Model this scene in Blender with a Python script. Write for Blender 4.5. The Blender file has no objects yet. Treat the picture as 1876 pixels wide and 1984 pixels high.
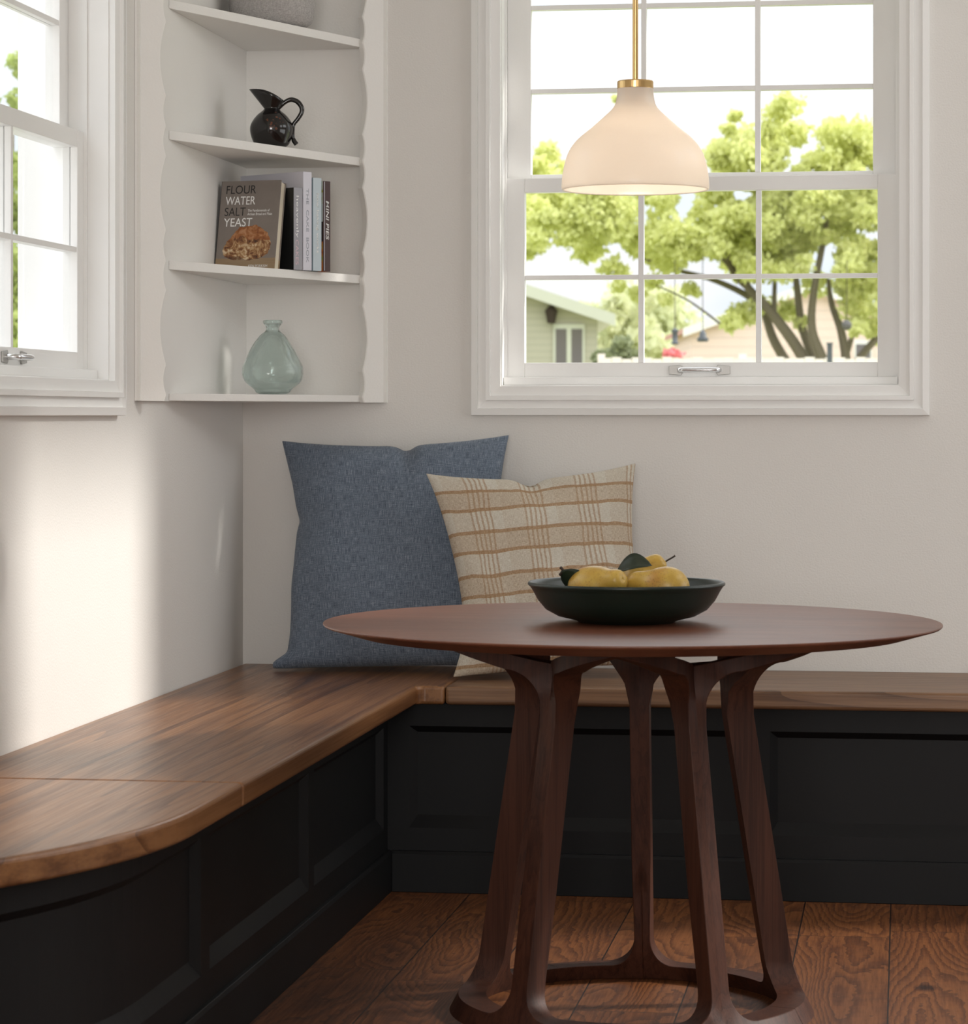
import bpy, bmesh, math, random
from mathutils import Vector, Matrix, noise
PI = math.pi
sc = bpy.context.scene
COL = sc.collection
R = math.radians

# ------------------------------------------------------------------ objects
def link(o, parent=None):
    COL.objects.link(o)
    if parent is not None: o.parent = parent
    return o
def empty(name, loc=(0, 0, 0), rz=0.0):
    o = bpy.data.objects.new(name, None); o.empty_display_size = .05
    o.location = loc; o.rotation_euler = (0, 0, rz)
    return link(o)
def tag(o, label=None, cat=None, group=None, kind=None):
    if label: o['label'] = label
    if cat: o['category'] = cat
    if group: o['group'] = group
    if kind: o['kind'] = kind
    return o
def struct(o, label=None, cat=None): return tag(o, label, cat, kind='structure')
def obj(name, bm, mat, parent=None, smooth=False, bevel=0, seg=2, loc=None, sub=0):
    if isinstance(bm, bmesh.types.BMesh):
        bmesh.ops.recalc_face_normals(bm, faces=bm.faces)
        me = bpy.data.meshes.new(name); bm.to_mesh(me); bm.free()
    else: me = bm
    for m in (mat if isinstance(mat, (list, tuple)) else [mat]): me.materials.append(m)
    o = bpy.data.objects.new(name, me)
    if smooth:
        for p in me.polygons: p.use_smooth = True
    if loc: o.location = loc
    link(o, parent)
    if bevel:
        b = o.modifiers.new('bevel', 'BEVEL'); b.width = bevel; b.segments = seg
        b.limit_method = 'ANGLE'; b.angle_limit = R(35)
    if sub:
        s = o.modifiers.new('sub', 'SUBSURF'); s.levels = sub; s.render_levels = sub
    return o
def box(bm, x0, x1, y0, y1, z0, z1):
    vs = [bm.verts.new((x, y, z)) for x in (x0, x1) for y in (y0, y1) for z in (z0, z1)]
    for f in ((0, 1, 3, 2), (4, 6, 7, 5), (0, 4, 5, 1), (2, 3, 7, 6), (0, 2, 6, 4), (1, 5, 7, 3)):
        bm.faces.new([vs[i] for i in f])
    return vs
def prism(bm, pts, z0, z1):
    a = [bm.verts.new((p[0], p[1], z0)) for p in pts]; b = [bm.verts.new((p[0], p[1], z1)) for p in pts]
    n = len(pts)
    bm.faces.new(a); bm.faces.new(b)
    for i in range(n): bm.faces.new((a[i], a[(i+1) % n], b[(i+1) % n], b[i]))
def lathe(bm, prof, seg=48, closed=False, c=(0, 0, 0), fn=None):
    rings = []
    for r, z in prof:
        if r < 1e-6: rings.append([bm.verts.new((c[0], c[1], c[2]+z))])
        else:
            ring = []
            for k in range(seg):
                a = 2*PI*k/seg
                p = Vector((r*math.cos(a), r*math.sin(a), z))
                if fn: p = fn(p, a)
                ring.append(bm.verts.new(Vector(c)+p))
            rings.append(ring)
    n = len(rings)
    for i in range(n if closed else n-1):
        A, B = rings[i], rings[(i+1) % n]
        if len(A) == 1 and len(B) == 1: continue
        for k in range(seg):
            k2 = (k+1) % seg
            if len(A) == 1: bm.faces.new((A[0], B[k], B[k2]))
            elif len(B) == 1: bm.faces.new((A[k], A[k2], B[0]))
            else: bm.faces.new((A[k], A[k2], B[k2], B[k]))
def spline(pts, n=8):
    P = [Vector(p) for p in pts]; out = []
    for i in range(len(P)-1):
        p0 = P[max(i-1, 0)]; p1 = P[i]; p2 = P[i+1]; p3 = P[min(i+2, len(P)-1)]
        for k in range(n):
            t = k/n
            out.append(.5*((2*p1)+(-p0+p2)*t+(2*p0-5*p1+4*p2-p3)*t*t+(-p0+3*p1-3*p2+p3)*t**3))
    out.append(P[-1]); return out
def tube(bm, pts, rad, seg=10):
    P = [Vector(p) for p in pts]; n = len(P)
    rr = rad if isinstance(rad, (list, tuple)) else [rad]*n
    T = [(P[min(i+1, n-1)]-P[max(i-1, 0)]).normalized() for i in range(n)]
    u = T[0].orthogonal().normalized(); rings = []
    for i in range(n):
        u = (u-T[i]*u.dot(T[i]))
        u = u.normalized() if u.length > 1e-6 else T[i].orthogonal().normalized()
        w = T[i].cross(u)
        rings.append([bm.verts.new(P[i]+(u*math.cos(2*PI*k/seg)+w*math.sin(2*PI*k/seg))*rr[i]) for k in range(seg)])
    for i in range(n-1):
        for k in range(seg):
            bm.faces.new((rings[i][k], rings[i][(k+1) % seg], rings[i+1][(k+1) % seg], rings[i+1][k]))
    bm.faces.new(rings[0]); bm.faces.new(rings[-1])
def ring_frame(bm, x0, x1, z0, z1, prof):
    """mitred picture-frame moulding in the local xz plane; prof = closed list of (offset outwards, y)"""
    rows = []
    for o, y in prof:
        rows.append([bm.verts.new(p) for p in ((x0-o, y, z0-o), (x1+o, y, z0-o), (x1+o, y, z1+o), (x0-o, y, z1+o))])
    n = len(rows)
    for i in range(n):
        A, B = rows[i], rows[(i+1) % n]
        for k in range(4): bm.faces.new((A[k], A[(k+1) % 4], B[(k+1) % 4], B[k]))
def new(): return bmesh.new()

# ------------------------------------------------------------------ materials
class G:
    def __init__(s, name):
        s.m = bpy.data.materials.new(name); s.m.use_nodes = True
        s.t = s.m.node_tree; s.b = s.t.nodes['Principled BSDF']; s.out = s.t.nodes['Material Output']
        s._tc = None
    def n(s, typ, props=None, **ins):
        nd = s.t.nodes.new(typ)
        for k, v in (props or {}).items(): setattr(nd, k, v)
        for k, v in ins.items(): s.set(nd, k.replace('_', ' '), v)
        return nd
    def set(s, nd, key, v):
        i = nd.inputs[int(key[1:])] if key[0] == '#' else nd.inputs[key]
        if isinstance(v, bpy.types.NodeSocket): s.t.links.new(v, i)
        elif isinstance(v, bpy.types.Node): s.t.links.new(v.outputs[0], i)
        elif isinstance(v, (tuple, list)) and len(v) == 3 and len(i.default_value) == 4: i.default_value = (*v, 1)
        else: i.default_value = v
    def math(s, op, a, b=0.0, c=None, clamp=False):
        nd = s.t.nodes.new('ShaderNodeMath'); nd.operation = op; nd.use_clamp = clamp
        s.set(nd, '#0', a); s.set(nd, '#1', b)
        if c is not None: s.set(nd, '#2', c)
        return nd.outputs[0]
    def coord(s, out='Object'):
        if not s._tc: s._tc = s.t.nodes.new('ShaderNodeTexCoord')
        return s._tc.outputs[out]
    def map(s, scale=(1, 1, 1), loc=(0, 0, 0), rot=(0, 0, 0), vec=None):
        return s.n('ShaderNodeMapping', Vector=vec or s.coord(), Scale=scale, Location=loc, Rotation=rot).outputs[0]
    def noise(s, vec, scale, detail=3, rough=.5, dist=0):
        return s.n('ShaderNodeTexNoise', Vector=vec, Scale=scale, Detail=detail, Roughness=rough, Distortion=dist).outputs[0]
    def ramp(s, fac, stops, interp='LINEAR'):
        nd = s.t.nodes.new('ShaderNodeValToRGB'); s.set(nd, 'Fac', fac)
        cr = nd.color_ramp; cr.interpolation = interp
        while len(cr.elements) < len(stops): cr.elements.new(.5)
        for e, (p, c) in zip(cr.elements, stops):
            e.position = p; e.color = (*c, 1) if len(c) == 3 else c
        return nd.outputs[0]
    def mix(s, f, a, b, mode='MIX'):
        nd = s.t.nodes.new('ShaderNodeMix'); nd.data_type = 'RGBA'; nd.blend_type = mode
        s.set(nd, '#0', f); s.set(nd, '#6', a); s.set(nd, '#7', b)
        return nd.outputs[2]
    def bump(s, h, strength=.2, dist=.01):
        s.set(s.b, 'Normal', s.n('ShaderNodeBump', Height=h, Strength=strength, Distance=dist))
    def fin(s, color=None, rough=.5, metal=0, spec=.5, **kw):
        if color is not None: s.set(s.b, 'Base Color', color)
        s.set(s.b, 'Roughness', rough); s.set(s.b, 'Metallic', metal); s.set(s.b, 'Specular IOR Level', spec)
        for k, v in kw.items(): s.set(s.b, k.replace('_', ' '), v)
        return s.m
def paint(name, c, rough=.6, bs=.15, scale=160, stretch=(1, 1, 1), spec=.3):
    g = G(name); v = g.map(stretch)
    n1 = g.noise(v, scale, 3); n2 = g.noise(v, 3, 2)
    col = g.mix(n2, tuple(x*.97 for x in c), tuple(min(1, x*1.02) for x in c))
    g.bump(n1, bs, .004)
    return g.fin(col, rough, spec=spec)
def flat(name, c, rough=.5, metal=0, spec=.5):
    g = G(name); n = g.noise(g.coord(), 40, 3)
    col = g.mix(n, tuple(x*.93 for x in c), tuple(min(1, x*1.05) for x in c))
    return g.fin(col, rough, metal, spec)
def wood(name, dark, mid, light, axis='Y', rough=.35, k=1.0, seed=0, spec=.5, ring=1.0, lines=.24):
    g = G(name)
    sc_ = {'X': (.09, 1, 1), 'Y': (1, .09, 1), 'Z': (1, 1, .09)}[axis]
    v = g.map(sc_, loc=(seed, seed*1.7, seed*.6))
    big = g.noise(v, 5*k, 3, .5, .6)
    wp = g.noise(g.map({'X': (.035, 1, 1), 'Y': (1, .035, 1), 'Z': (1, 1, .035)}[axis], loc=(seed, seed*1.7, seed*.6)), 4.2*k*ring, 2.5, .5, .25)
    line = g.math('POWER', g.math('FRACT', g.math('MULTIPLY', wp, 15)), 4.0)
    sf = {'X': (.02, 1, 1), 'Y': (1, .02, 1), 'Z': (1, 1, .02)}[axis]
    fine = g.noise(g.map(sf), 210*k, 3, .6)
    streak = g.noise(g.map(sf, loc=(3+seed, 1, 2)), 40*k, 3, .6, .3)
    f = g.math('ADD', g.math('MULTIPLY', big, .55), g.math('MULTIPLY', line, lines))
    f = g.math('ADD', f, g.math('MULTIPLY', g.math('SUBTRACT', streak, .5), .55))
    f = g.math('ADD', f, g.math('MULTIPLY', g.math('SUBTRACT', fine, .5), .35))
    c = g.ramp(f, [(.18, light), (.42, mid), (.72, dark)])
    g.bump(fine, .12, .002)
    return g.fin(c, g.math('MULTIPLY_ADD', fine, .18, rough-.06), spec=spec)

M = {}
M['wall'] = paint('wall_paint', (.77, .745, .71), .75, .22, 210)
M['trim'] = paint('trim_paint', (.88, .87, .85), .45, .05, 200, (1, 1, 1), .4)
M['cab'] = paint('cabinet_paint', (.85, .83, .795), .55, .16, 190)
M['ceil'] = paint('ceiling_paint', (.86, .85, .83), .8)
M['seat_y'] = wood('walnut_left', (.040, .014, .005), (.14, .055, .019), (.275, .125, .048), 'Y', .29, 1.0, 0)
M['seat_x'] = wood('walnut_right', (.05, .024, .012), (.135, .065, .031), (.245, .13, .065), 'X', .36, 1.5, 4)
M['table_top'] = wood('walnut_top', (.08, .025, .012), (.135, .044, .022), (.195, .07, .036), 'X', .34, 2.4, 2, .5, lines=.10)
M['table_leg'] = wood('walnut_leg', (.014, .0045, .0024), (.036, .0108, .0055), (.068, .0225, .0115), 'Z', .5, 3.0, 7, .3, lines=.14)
M['charcoal'] = paint('charcoal_paint', (.0062, .0062, .0066), .5, .03, 120, spec=.22)
M['brass'] = flat('brass', (.78, .53, .24), .24, 1)
M['steel'] = flat('chrome', (.78, .78, .79), .16, 1)
M['plate'] = flat('cast_metal', (.45, .44, .42), .45, .8)
def mk_floor():
    g = G('oak_floor'); s = g.n('ShaderNodeSeparateXYZ', Vector=g.coord()); x, y = s.outputs[0], s.outputs[1]
    fx = g.math('DIVIDE', g.math('SUBTRACT', x, .082), .2); ix = g.math('FLOOR', fx); rx = g.math('FRACT', fx)
    rnd = g.n('ShaderNodeTexWhiteNoise', {'noise_dimensions': '1D'}, W=g.math('ADD', ix, 17.3)).outputs[0]
    fy = g.math('DIVIDE', g.math('ADD', y, g.math('MULTIPLY', rnd, 1.9)), 1.45); iy = g.math('FLOOR', fy); ry = g.math('FRACT', fy)
    seed = g.math('ADD', g.math('MULTIPLY', ix, 3.7), g.math('MULTIPLY', iy, 7.1))
    cv = g.n('ShaderNodeCombineXYZ', X=x, Y=g.math('MULTIPLY', y, .16), Z=seed).outputs[0]
    warp = g.noise(cv, 5.5, 1.5, .45, .25)
    wob = g.noise(g.n('ShaderNodeCombineXYZ', X=x, Y=y, Z=seed).outputs[0], 38, 2, .5)
    rings = g.math('FRACT', g.math('ADD', g.math('MULTIPLY', warp, 27), g.math('MULTIPLY', wob, .9)))
    rl = g.math('POWER', rings, 2.2)
    cf = g.n('ShaderNodeCombineXYZ', X=x, Y=g.math('MULTIPLY', y, .045), Z=seed).outputs[0]
    fine = g.noise(cf, 150, 4, .65)
    tone = g.n('ShaderNodeTexWhiteNoise', {'noise_dimensions': '1D'}, W=seed).outputs[0]
    knot = g.n('ShaderNodeTexVoronoi', Vector=g.n('ShaderNodeCombineXYZ', X=x, Y=g.math('MULTIPLY', y, .62), Z=seed).outputs[0], Scale=3.6).outputs[0]
    kd = g.math('SUBTRACT', 1, g.math('MULTIPLY', g.math('ADD', knot, g.math('MULTIPLY', wob, .05)), 8, clamp=True), clamp=True)
    f = g.math('ADD', g.math('MULTIPLY', rl, .30), g.math('ADD', g.math('MULTIPLY', warp, .25), g.math('MULTIPLY', fine, .55)))
    f = g.math('ADD', f, g.math('MULTIPLY', tone, .10)); f = g.math('ADD', f, g.math('MULTIPLY', kd, .8))
    c = g.ramp(f, [(.36, (.20, .072, .022)), (.58, (.105, .034, .0105)), (.95, (.024, .008, .0035))])
    sx = g.math('MINIMUM', rx, g.math('SUBTRACT', 1, rx)); sy = g.math('MINIMUM', ry, g.math('SUBTRACT', 1, ry))
    seam = g.math('MAXIMUM', g.math('LESS_THAN', sx, .0075), g.math('LESS_THAN', sy, .0009))
    c = g.mix(seam, c, (.012, .006, .004))
    g.bump(g.math('SUBTRACT', g.math('MULTIPLY', fine, .3), seam), .25, .003)
    return g.fin(c, g.math('MULTIPLY_ADD', fine, .2, .38), spec=.4)
M['floor'] = mk_floor()
def mk_glass():
    g = G('window_glass'); tr = g.n('ShaderNodeBsdfTransparent', Color=(.985, .99, .99)); gl = g.n('ShaderNodeBsdfGlossy', Roughness=.02)
    lw = g.n('ShaderNodeLayerWeight', Blend=.5); fr = g.math('MULTIPLY_ADD', g.math('POWER', lw.outputs['Facing'], 5.0), .25, .001); mx = g.n('ShaderNodeMixShader')
    g.set(mx, '#0', fr); g.set(mx, '#1', tr); g.set(mx, '#2', gl); g.t.links.new(mx.outputs[0], g.out.inputs[0]); return g.m
M['glass'] = mk_glass()

# ------------------------------------------------------------------ camera
TH = R(8.344); F = 5550.0; CAM = Vector((1.7128, -7.329, 1.15))
cd = bpy.data.cameras.new('camera'); cam = link(bpy.data.objects.new('camera', cd)); sc.camera = cam
cam.location = CAM; cam.rotation_euler = (PI/2, 0, TH)
cd.sensor_width = 36; cd.lens = F/1984*36
cd.shift_y = -(992-804)/1984.0
cd.clip_start = .1; cd.clip_end = 600
cd.dof.use_dof = True; cd.dof.focus_distance = 6.5; cd.dof.aperture_fstop = 11
RV = Vector((math.cos(TH), math.sin(TH), 0)); FV = Vector((-math.sin(TH), math.cos(TH), 0))

# ------------------------------------------------------------------ room shell
W1 = (.682, 1.701, 1.224, 2.475)          # opening of the back window (x0,x1,z0,z1)
W2 = (-2.300, -1.286, 1.224, 2.475)       # opening of the left window (y0,y1,z0,z1)
TK = .178; CEIL = 3.36; XR = 3.2; YB = -9.2
def wall_back():
    bm = new(); x0, x1, z0, z1 = W1
    box(bm, -TK, x0, 0, TK, -.3, CEIL); box(bm, x1, XR+.15, 0, TK, -.3, CEIL)
    box(bm, x0, x1, 0, TK, -.3, z0); box(bm, x0, x1, 0, TK, z1, CEIL)
    bmesh.ops.remove_doubles(bm, verts=bm.verts, dist=1e-5)
    return struct(obj('wall_back', bm, M['wall']))
def wall_left():
    bm = new(); y0, y1, z0, z1 = W2
    box(bm, -TK, 0, YB, y0, -.3, CEIL); box(bm, -TK, 0, y1, 0, -.3, CEIL)
    box(bm, -TK, 0, y0, y1, -.3, z0); box(bm, -TK, 0, y0, y1, z1, CEIL)
    bmesh.ops.remove_doubles(bm, verts=bm.verts, dist=1e-5)
    return struct(obj('wall_left', bm, M['wall']))
wall_back(); wall_left()
PY0, PY1, PZ1 = -2.35, -.02, 3.29          # unseen high and low openings in the right wall, shaped to steer the sun
bm = new(); box(bm, XR, XR+.15, PY1, 0, -.3, CEIL); box(bm, XR, XR+.15, YB, PY0, -.3, CEIL); box(bm, XR, XR+.15, PY0, PY1, PZ1, CEIL); box(bm, XR, XR+.15, PY0, PY1, 1.66, 2.34); box(bm, XR, XR+.15, -.416, PY1, 0, 1.66); box(bm, XR, XR+.15, PY0, -.416, 0, .8); box(bm, XR, XR+.15, -1.46, -1.10, 2.34, PZ1)  # solid band and post added to keep sun off tabletop and pendant
struct(obj('wall_right', bm, M['wall']))
bm = new(); box(bm, 0, XR, YB-.15, YB, -.3, .8); box(bm, 0, XR, YB-.15, YB, 2.5, CEIL); box(bm, 0, .3, YB-.15, YB, .8, 2.5); box(bm, XR-.3, XR, YB-.15, YB, .8, 2.5)  # unseen rear wall, opening added for the rear fill lamp
struct(obj('wall_rear', bm, M['wall']))
bm = new(); box(bm, 0, XR+.15, YB, 0, -.06, 0); struct(obj('floor', bm, M['floor']))
bm = new(); box(bm, -TK, XR+.15, YB-.15, TK, CEIL, CEIL+.1); struct(obj('ceiling', bm, M['ceil']))
# ------------------------------------------------------------------ double hung windows
def window(name, w, cols, z0, z1, loc, rz):
    root = empty(name, loc, rz); struct(root)
    # local frame: x along wall 0..w, y outwards, z relative to world
    bm = new()   # casing, stepped profile around the opening
    ring_frame(bm, 0, w, z0, z1, [(0, .02), (0, -.016), (.024, -.019), (.0255, -.027), (.036, -.027), (.037, -.015), (.057, -.017), (.058, -.024), (.0745, -.021), (.0755, -.012), (.0755, .0015)])
    obj('casing', bm, M['trim'], root)
    bm = new()   # jamb lining through the wall thickness
    ring_frame(bm, 0, w, z0, z1, [(0, -.002), (-.003, -.002), (-.003, TK+.01), (0, TK+.01)])
    ring_frame(bm, 0, w, z0, z1, [(-.003, .052), (-.009, .052), (-.009, .045), (-.003, .045)])
    obj('jamb', bm, M['trim'], root)
    bm = new(); box(bm, .0035, w-.0035, .022, .085, z0+.003, z0+.0235); obj('sill_stop', bm, M['trim'], root, bevel=.002)
    bm = new(); ring_frame(bm, 0, w, z0, z1, [(0, TK), (.09, TK), (.09, TK+.025), (0, TK+.025)]); obj('exterior_casing', bm, M['trim'], root)
    bm = new(); box(bm, -.02, w+.02, TK-.03, TK+.06, z0-.03, z0+.004); obj('exterior_sill', bm, M['trim'], root)
    zm = 1.744    # meeting rail centre
    def sash(nm, x0, x1, a0, a1, yf, yb, st, bot, top, rows):
        s = empty(nm); s.parent = root
        bm = new()
        box(bm, x0, x0+st, yf, yb, a0, a1); box(bm, x1-st, x1, yf, yb, a0, a1)
        box(bm, x0+st, x1-st, yf, yb, a0, a0+bot); box(bm, x0+st, x1-st, yf, yb, a1-top, a1)
        obj('sash_frame', bm, M['trim'], s, bevel=.0015)
        gx0, gx1, gz0, gz1 = x0+st, x1-st, a0+bot, a1-top
        yc = (yf+yb)/2
        bm = new()
        for i in range(1, cols):
            x = gx0+(gx1-gx0)*i/cols; box(bm, x-.007, x+.007, yf+.002, yb-.004, gz0, gz1)
        for i in range(1, rows):
            z = gz0+(gz1-gz0)*i/rows; box(bm, gx0, gx1, yf+.0025, yb-.0045, z-.006, z+.006)
        obj('muntin_bars', bm, M['trim'], s, bevel=.001)
        for i in range(cols):
            for j in range(rows):
                bm = new()
                box(bm, gx0+(gx1-gx0)*i/cols+(.007 if i else 0), gx0+(gx1-gx0)*(i+1)/cols-(.007 if i < cols-1 else 0), yc-.0015, yc+.0015,
                    gz0+(gz1-gz0)*j/rows+(.006 if j else 0), gz0+(gz1-gz0)*(j+1)/rows-(.006 if j < rows-1 else 0))
                obj('pane', bm, M['glass'], s)
        return s
    sash('lower_sash', .004, w-.004, z0+.0235, zm+.021, .052, .086, .051, .038, .037, 2)
    sash('upper_sash', .004, w-.004, zm-.011, z1-.004, .088, .122, .063, .044, .04, 3)
    # sash lift
    h = empty('sash_lift'); h.parent = root; h['label'] = 'chrome sash lift handle'
    xc, zc = w/2, z0+.0415
    bm = new()
    for s_ in (-1, 1):
        a = xc+s_*.079; b = xc+s_*.047
        pts = [(a, -.0105), (a, .0105), (b, .0135), (b-s_*.004, .006), (b-s_*.004, -.006), (b, -.0135)]
        fa = [bm.verts.new((p[0], .0515, zc+p[1])) for p in pts]; fb = [bm.verts.new((p[0], .0475, zc+p[1])) for p in pts]
        bm.faces.new(fa); bm.faces.new(fb)
        for i in range(6): bm.faces.new((fa[i], fa[(i+1) % 6], fb[(i+1) % 6], fb[i]))
    obj('mounting_plate', bm, M['plate'], h, bevel=.001)
    bm = new(); tube(bm, spline([(xc-.052, .05, zc), (xc-.05, .034, zc), (xc-.04, .026, zc), (xc, .024, zc), (xc+.04, .026, zc), (xc+.05, .034, zc), (xc+.052, .05, zc)], 6), .0062, 12)
    obj('grip_bar', bm, M['steel'], h, smooth=True)
    return root
window('window_1', W1[1]-W1[0], 3, W1[2], W1[3], (W1[0], 0, 0), 0)
window('window_2', W2[1]-W2[0], 2, W2[2], W2[3], (0, W2[0], 0), PI/2)
# window frame in the right wall
bm = new()
for y in (PY0+.03, PY1-.03): box(bm, XR+.151, XR+.20, y-.03, y+.03, .8, PZ1)
box(bm, XR+.151, XR+.20, PY0, PY1, PZ1-.03, PZ1); box(bm, XR+.151, XR+.20, PY0, PY1, .80, .82)
struct(obj('window_3', bm, M['trim']))

# ------------------------------------------------------------------ corner bench
bench = empty('corner_bench', (0, 0, 0))
tag(bench, 'built-in corner bench with walnut seat boards on a charcoal panelled base', 'bench')
SX, SY, ZT, ZB = .556, -.548, .5, .455
def curve_end(x, y0=-2.72, grow=0.0):
    """points of the rounded free end, from straight front edge round to the wall"""
    pts = []; r1 = 1.1+grow; a1 = R(36); cx = x-r1
    for i in range(15):
        a = a1*i/14; pts.append((cx+r1*math.cos(a), y0-r1*math.sin(a)))
    r2 = .26+grow; px, py = pts[-1]; c2 = (px-r2*math.cos(a1), py+r2*math.sin(a1))
    for i in range(1, 15):
        a = a1+(PI/2-a1)*i/14; pts.append((c2[0]+r2*math.cos(a), c2[1]-r2*math.sin(a)))
    pts.append((.002, pts[-1][1])); return pts
J = -2.378
def board(name, pts, mat):
    bm = new(); prism(bm, pts, ZB, ZT); return obj(name, bm, mat, bench, bevel=.009, seg=4)
board('seat_board', [(.002, -.002), (.6225, -.002), (.6225, SY), (SX+.012, SY), (SX, SY-.012), (SX, J+.0008), (.002, J+.0008)], M['seat_y'])
board('seat_board', [(.6240, -.002), (XR-.004, -.002), (XR-.004, SY), (.6240, SY)], M['seat_x'])
board('seat_board', [(.002, J-.0008), (SX, J-.0008)]+curve_end(SX), M['seat_y'])
FX, FY = .478, -.515
# outline of the front of the base: along back bench (from right) to the corner, then along the left bench and round the end
left_line = [(FX, FY)]+[(FX, y) for y in (-1.0, -1.6, -2.2, -2.6)]+curve_end(FX, -2.72, -.075)
def arclen(line):
    s = [0.0]
    for a, b in zip(line, line[1:]): s.append(s[-1]+math.dist(a, b))
    return s
def at(line, S, s, depth):
    s = max(0, min(S[-1]-1e-6, s))
    for i in range(len(S)-1):
        if S[i+1] >= s: break
    a, b = line[i], line[i+1]; t = (s-S[i])/(S[i+1]-S[i])
    d = Vector((b[0]-a[0], b[1]-a[1])).normalized()
    n = Vector((-d.y, d.x))            # outward is on the left of travel for our direction
    # average normals for smooth curve
    p = Vector((a[0]+(b[0]-a[0])*t, a[1]+(b[1]-a[1])*t))
    return p+n*depth
def panelled(name, line, panels, z0=.0, z1=.4548, zp0=.154, zp1=.400):
    S = arclen(line); bm = new(); cache = {}
    def V(s, z, d):
        k = (round(s, 5), round(z, 5), round(d, 5))
        if k not in cache:
            p = at(line, S, s, d); cache[k] = bm.verts.new((p.x, p.y, z))
        return cache[k]
    def quad(*v):
        if len(set(v)) > 2:
            try: bm.faces.new(v)
            except ValueError: pass
    def cuts(a, b):
        c = [a]+[s for s in S if a+1e-4 < s < b-1e-4]+[b]; return list(zip(c, c[1:]))
    edges = [0.0]
    for a, b in panels: edges += [a, b]
    edges.append(S[-1])
    for i, (a, b) in enumerate(zip(edges, edges[1:])):
        for s0, s1 in cuts(a, b):
            quad(V(s0, z0, 0), V(s1, z0, 0), V(s1, zp0, 0), V(s0, zp0, 0))
            quad(V(s0, zp1, 0), V(s1, zp1, 0), V(s1, z1, 0), V(s0, z1, 0))
            if i % 2 == 0: quad(V(s0, zp0, 0), V(s1, zp0, 0), V(s1, zp1, 0), V(s0, zp1, 0))
        if i % 2 == 1:
            D = -.016; e = .018; eb = .030; et = .016
            A, B = a+e, b-e; zi0, zi1 = zp0+eb, zp1-et
            quad(V(a, zp0, 0), V(A, zi0, D), V(A, zi1, D), V(a, zp1, 0))
            quad(V(b, zp0, 0), V(b, zp1, 0), V(B, zi1, D), V(B, zi0, D))
            inner = [A]+[s for s in S if A+1e-4 < s < B-1e-4]+[B]
            outer = [a]+[s for s in S if A+1e-4 < s < B-1e-4]+[b]
            for k in range(len(inner)-1):
                quad(V(outer[k], zp0, 0), V(outer[k+1], zp0, 0), V(inner[k+1], zi0, D), V(inner[k], zi0, D))
                quad(V(outer[k], zp1, 0), V(inner[k], zi1, D), V(inner[k+1], zi1, D), V(outer[k+1], zp1, 0))
                quad(V(inner[k], zi0, D), V(inner[k+1], zi0, D), V(inner[k+1], zi1, D), V(inner[k], zi1, D))
    return obj(name, bm, M['charcoal'], bench)
def skirting(name, line, z1=.1, t=.012):
    S = arclen(line); bm = new(); rows = []
    prof = [(-.01, 0), (t, 0), (t, z1-.008), (t-.004, z1), (-.01, z1)]
    for s in S:
        rows.append([bm.verts.new((*at(line, S, s, d), z)) for d, z in prof])
    for A, B in zip(rows, rows[1:]):
        for k in range(len(prof)): bm.faces.new((A[k], A[(k+1) % 5], B[(k+1) % 5], B[k]))
    bm.faces.new(rows[0]); bm.faces.new(rows[-1])
    return obj(name, bm, M['charcoal'], bench, bevel=.0015)
# travel direction: left bench runs -y, outward (+x) is on the left ; right bench runs from corner?  reverse so outward (-y) is on the left
SL = arclen(left_line)
panelled('base_panel', left_line, [(.055, .872), (.930, 1.793), (1.860, SL[-1]-.12)])
right_line = [(XR-.004, FY), (2.6, FY), (2.23, FY), (1.4, FY), (FX, FY)]
def rs(x): return XR-.004-x
panelled('base_panel', right_line, [(rs(3.12), rs(2.262)), (rs(2.21), rs(1.398)), (rs(1.344), rs(.531))])
skirting('skirting_board', left_line); skirting('skirting_board', [(XR-.004, FY), (FX+.012, FY)])

# ------------------------------------------------------------------ round table
TX, TY = 1.19, -1.80
table = empty('round_table', (TX, TY, 0)); tag(table, 'round dark brown wooden table with a thin top and five splayed legs', 'table')
bm = new(); lathe(bm, [(0, .7225), (.49, .7225), (.53, .7265), (.5935, .7445), (.5965, .7475), (.5965, .7492), (.5957, .75), (.55, .75), (0, .75)], 128)
top = obj('tabletop', bm, M['table_top'], table, smooth=False)
for p in top.data.polygons: p.use_smooth = True
top.data.set_sharp_from_angle(angle=R(8))
def r_leg(z):
    r = .226+(.322-.226)*min(1, max(0, (.66-z)/.60))
    if z < .09: r += .030*((.09-z)/.09)**2
    return r
def sstep(a, b, x):
    t = max(0, min(1, (x-a)/(b-a))); return t*t*(3-2*t)
HALF = PI/5
def surf(u, z, base):
    """u: angle from the mid of the sector (0) to the leg (HALF); sign of u kept"""
    f = 1-abs(u)/HALF
    r = r_leg(z)+sstep(.585, .675, z)*(.385-.226)*(f**.85 if f > 0 else 0)
    a = base+u
    return Vector((r*math.sin(a), r*math.cos(a), z))
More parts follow.
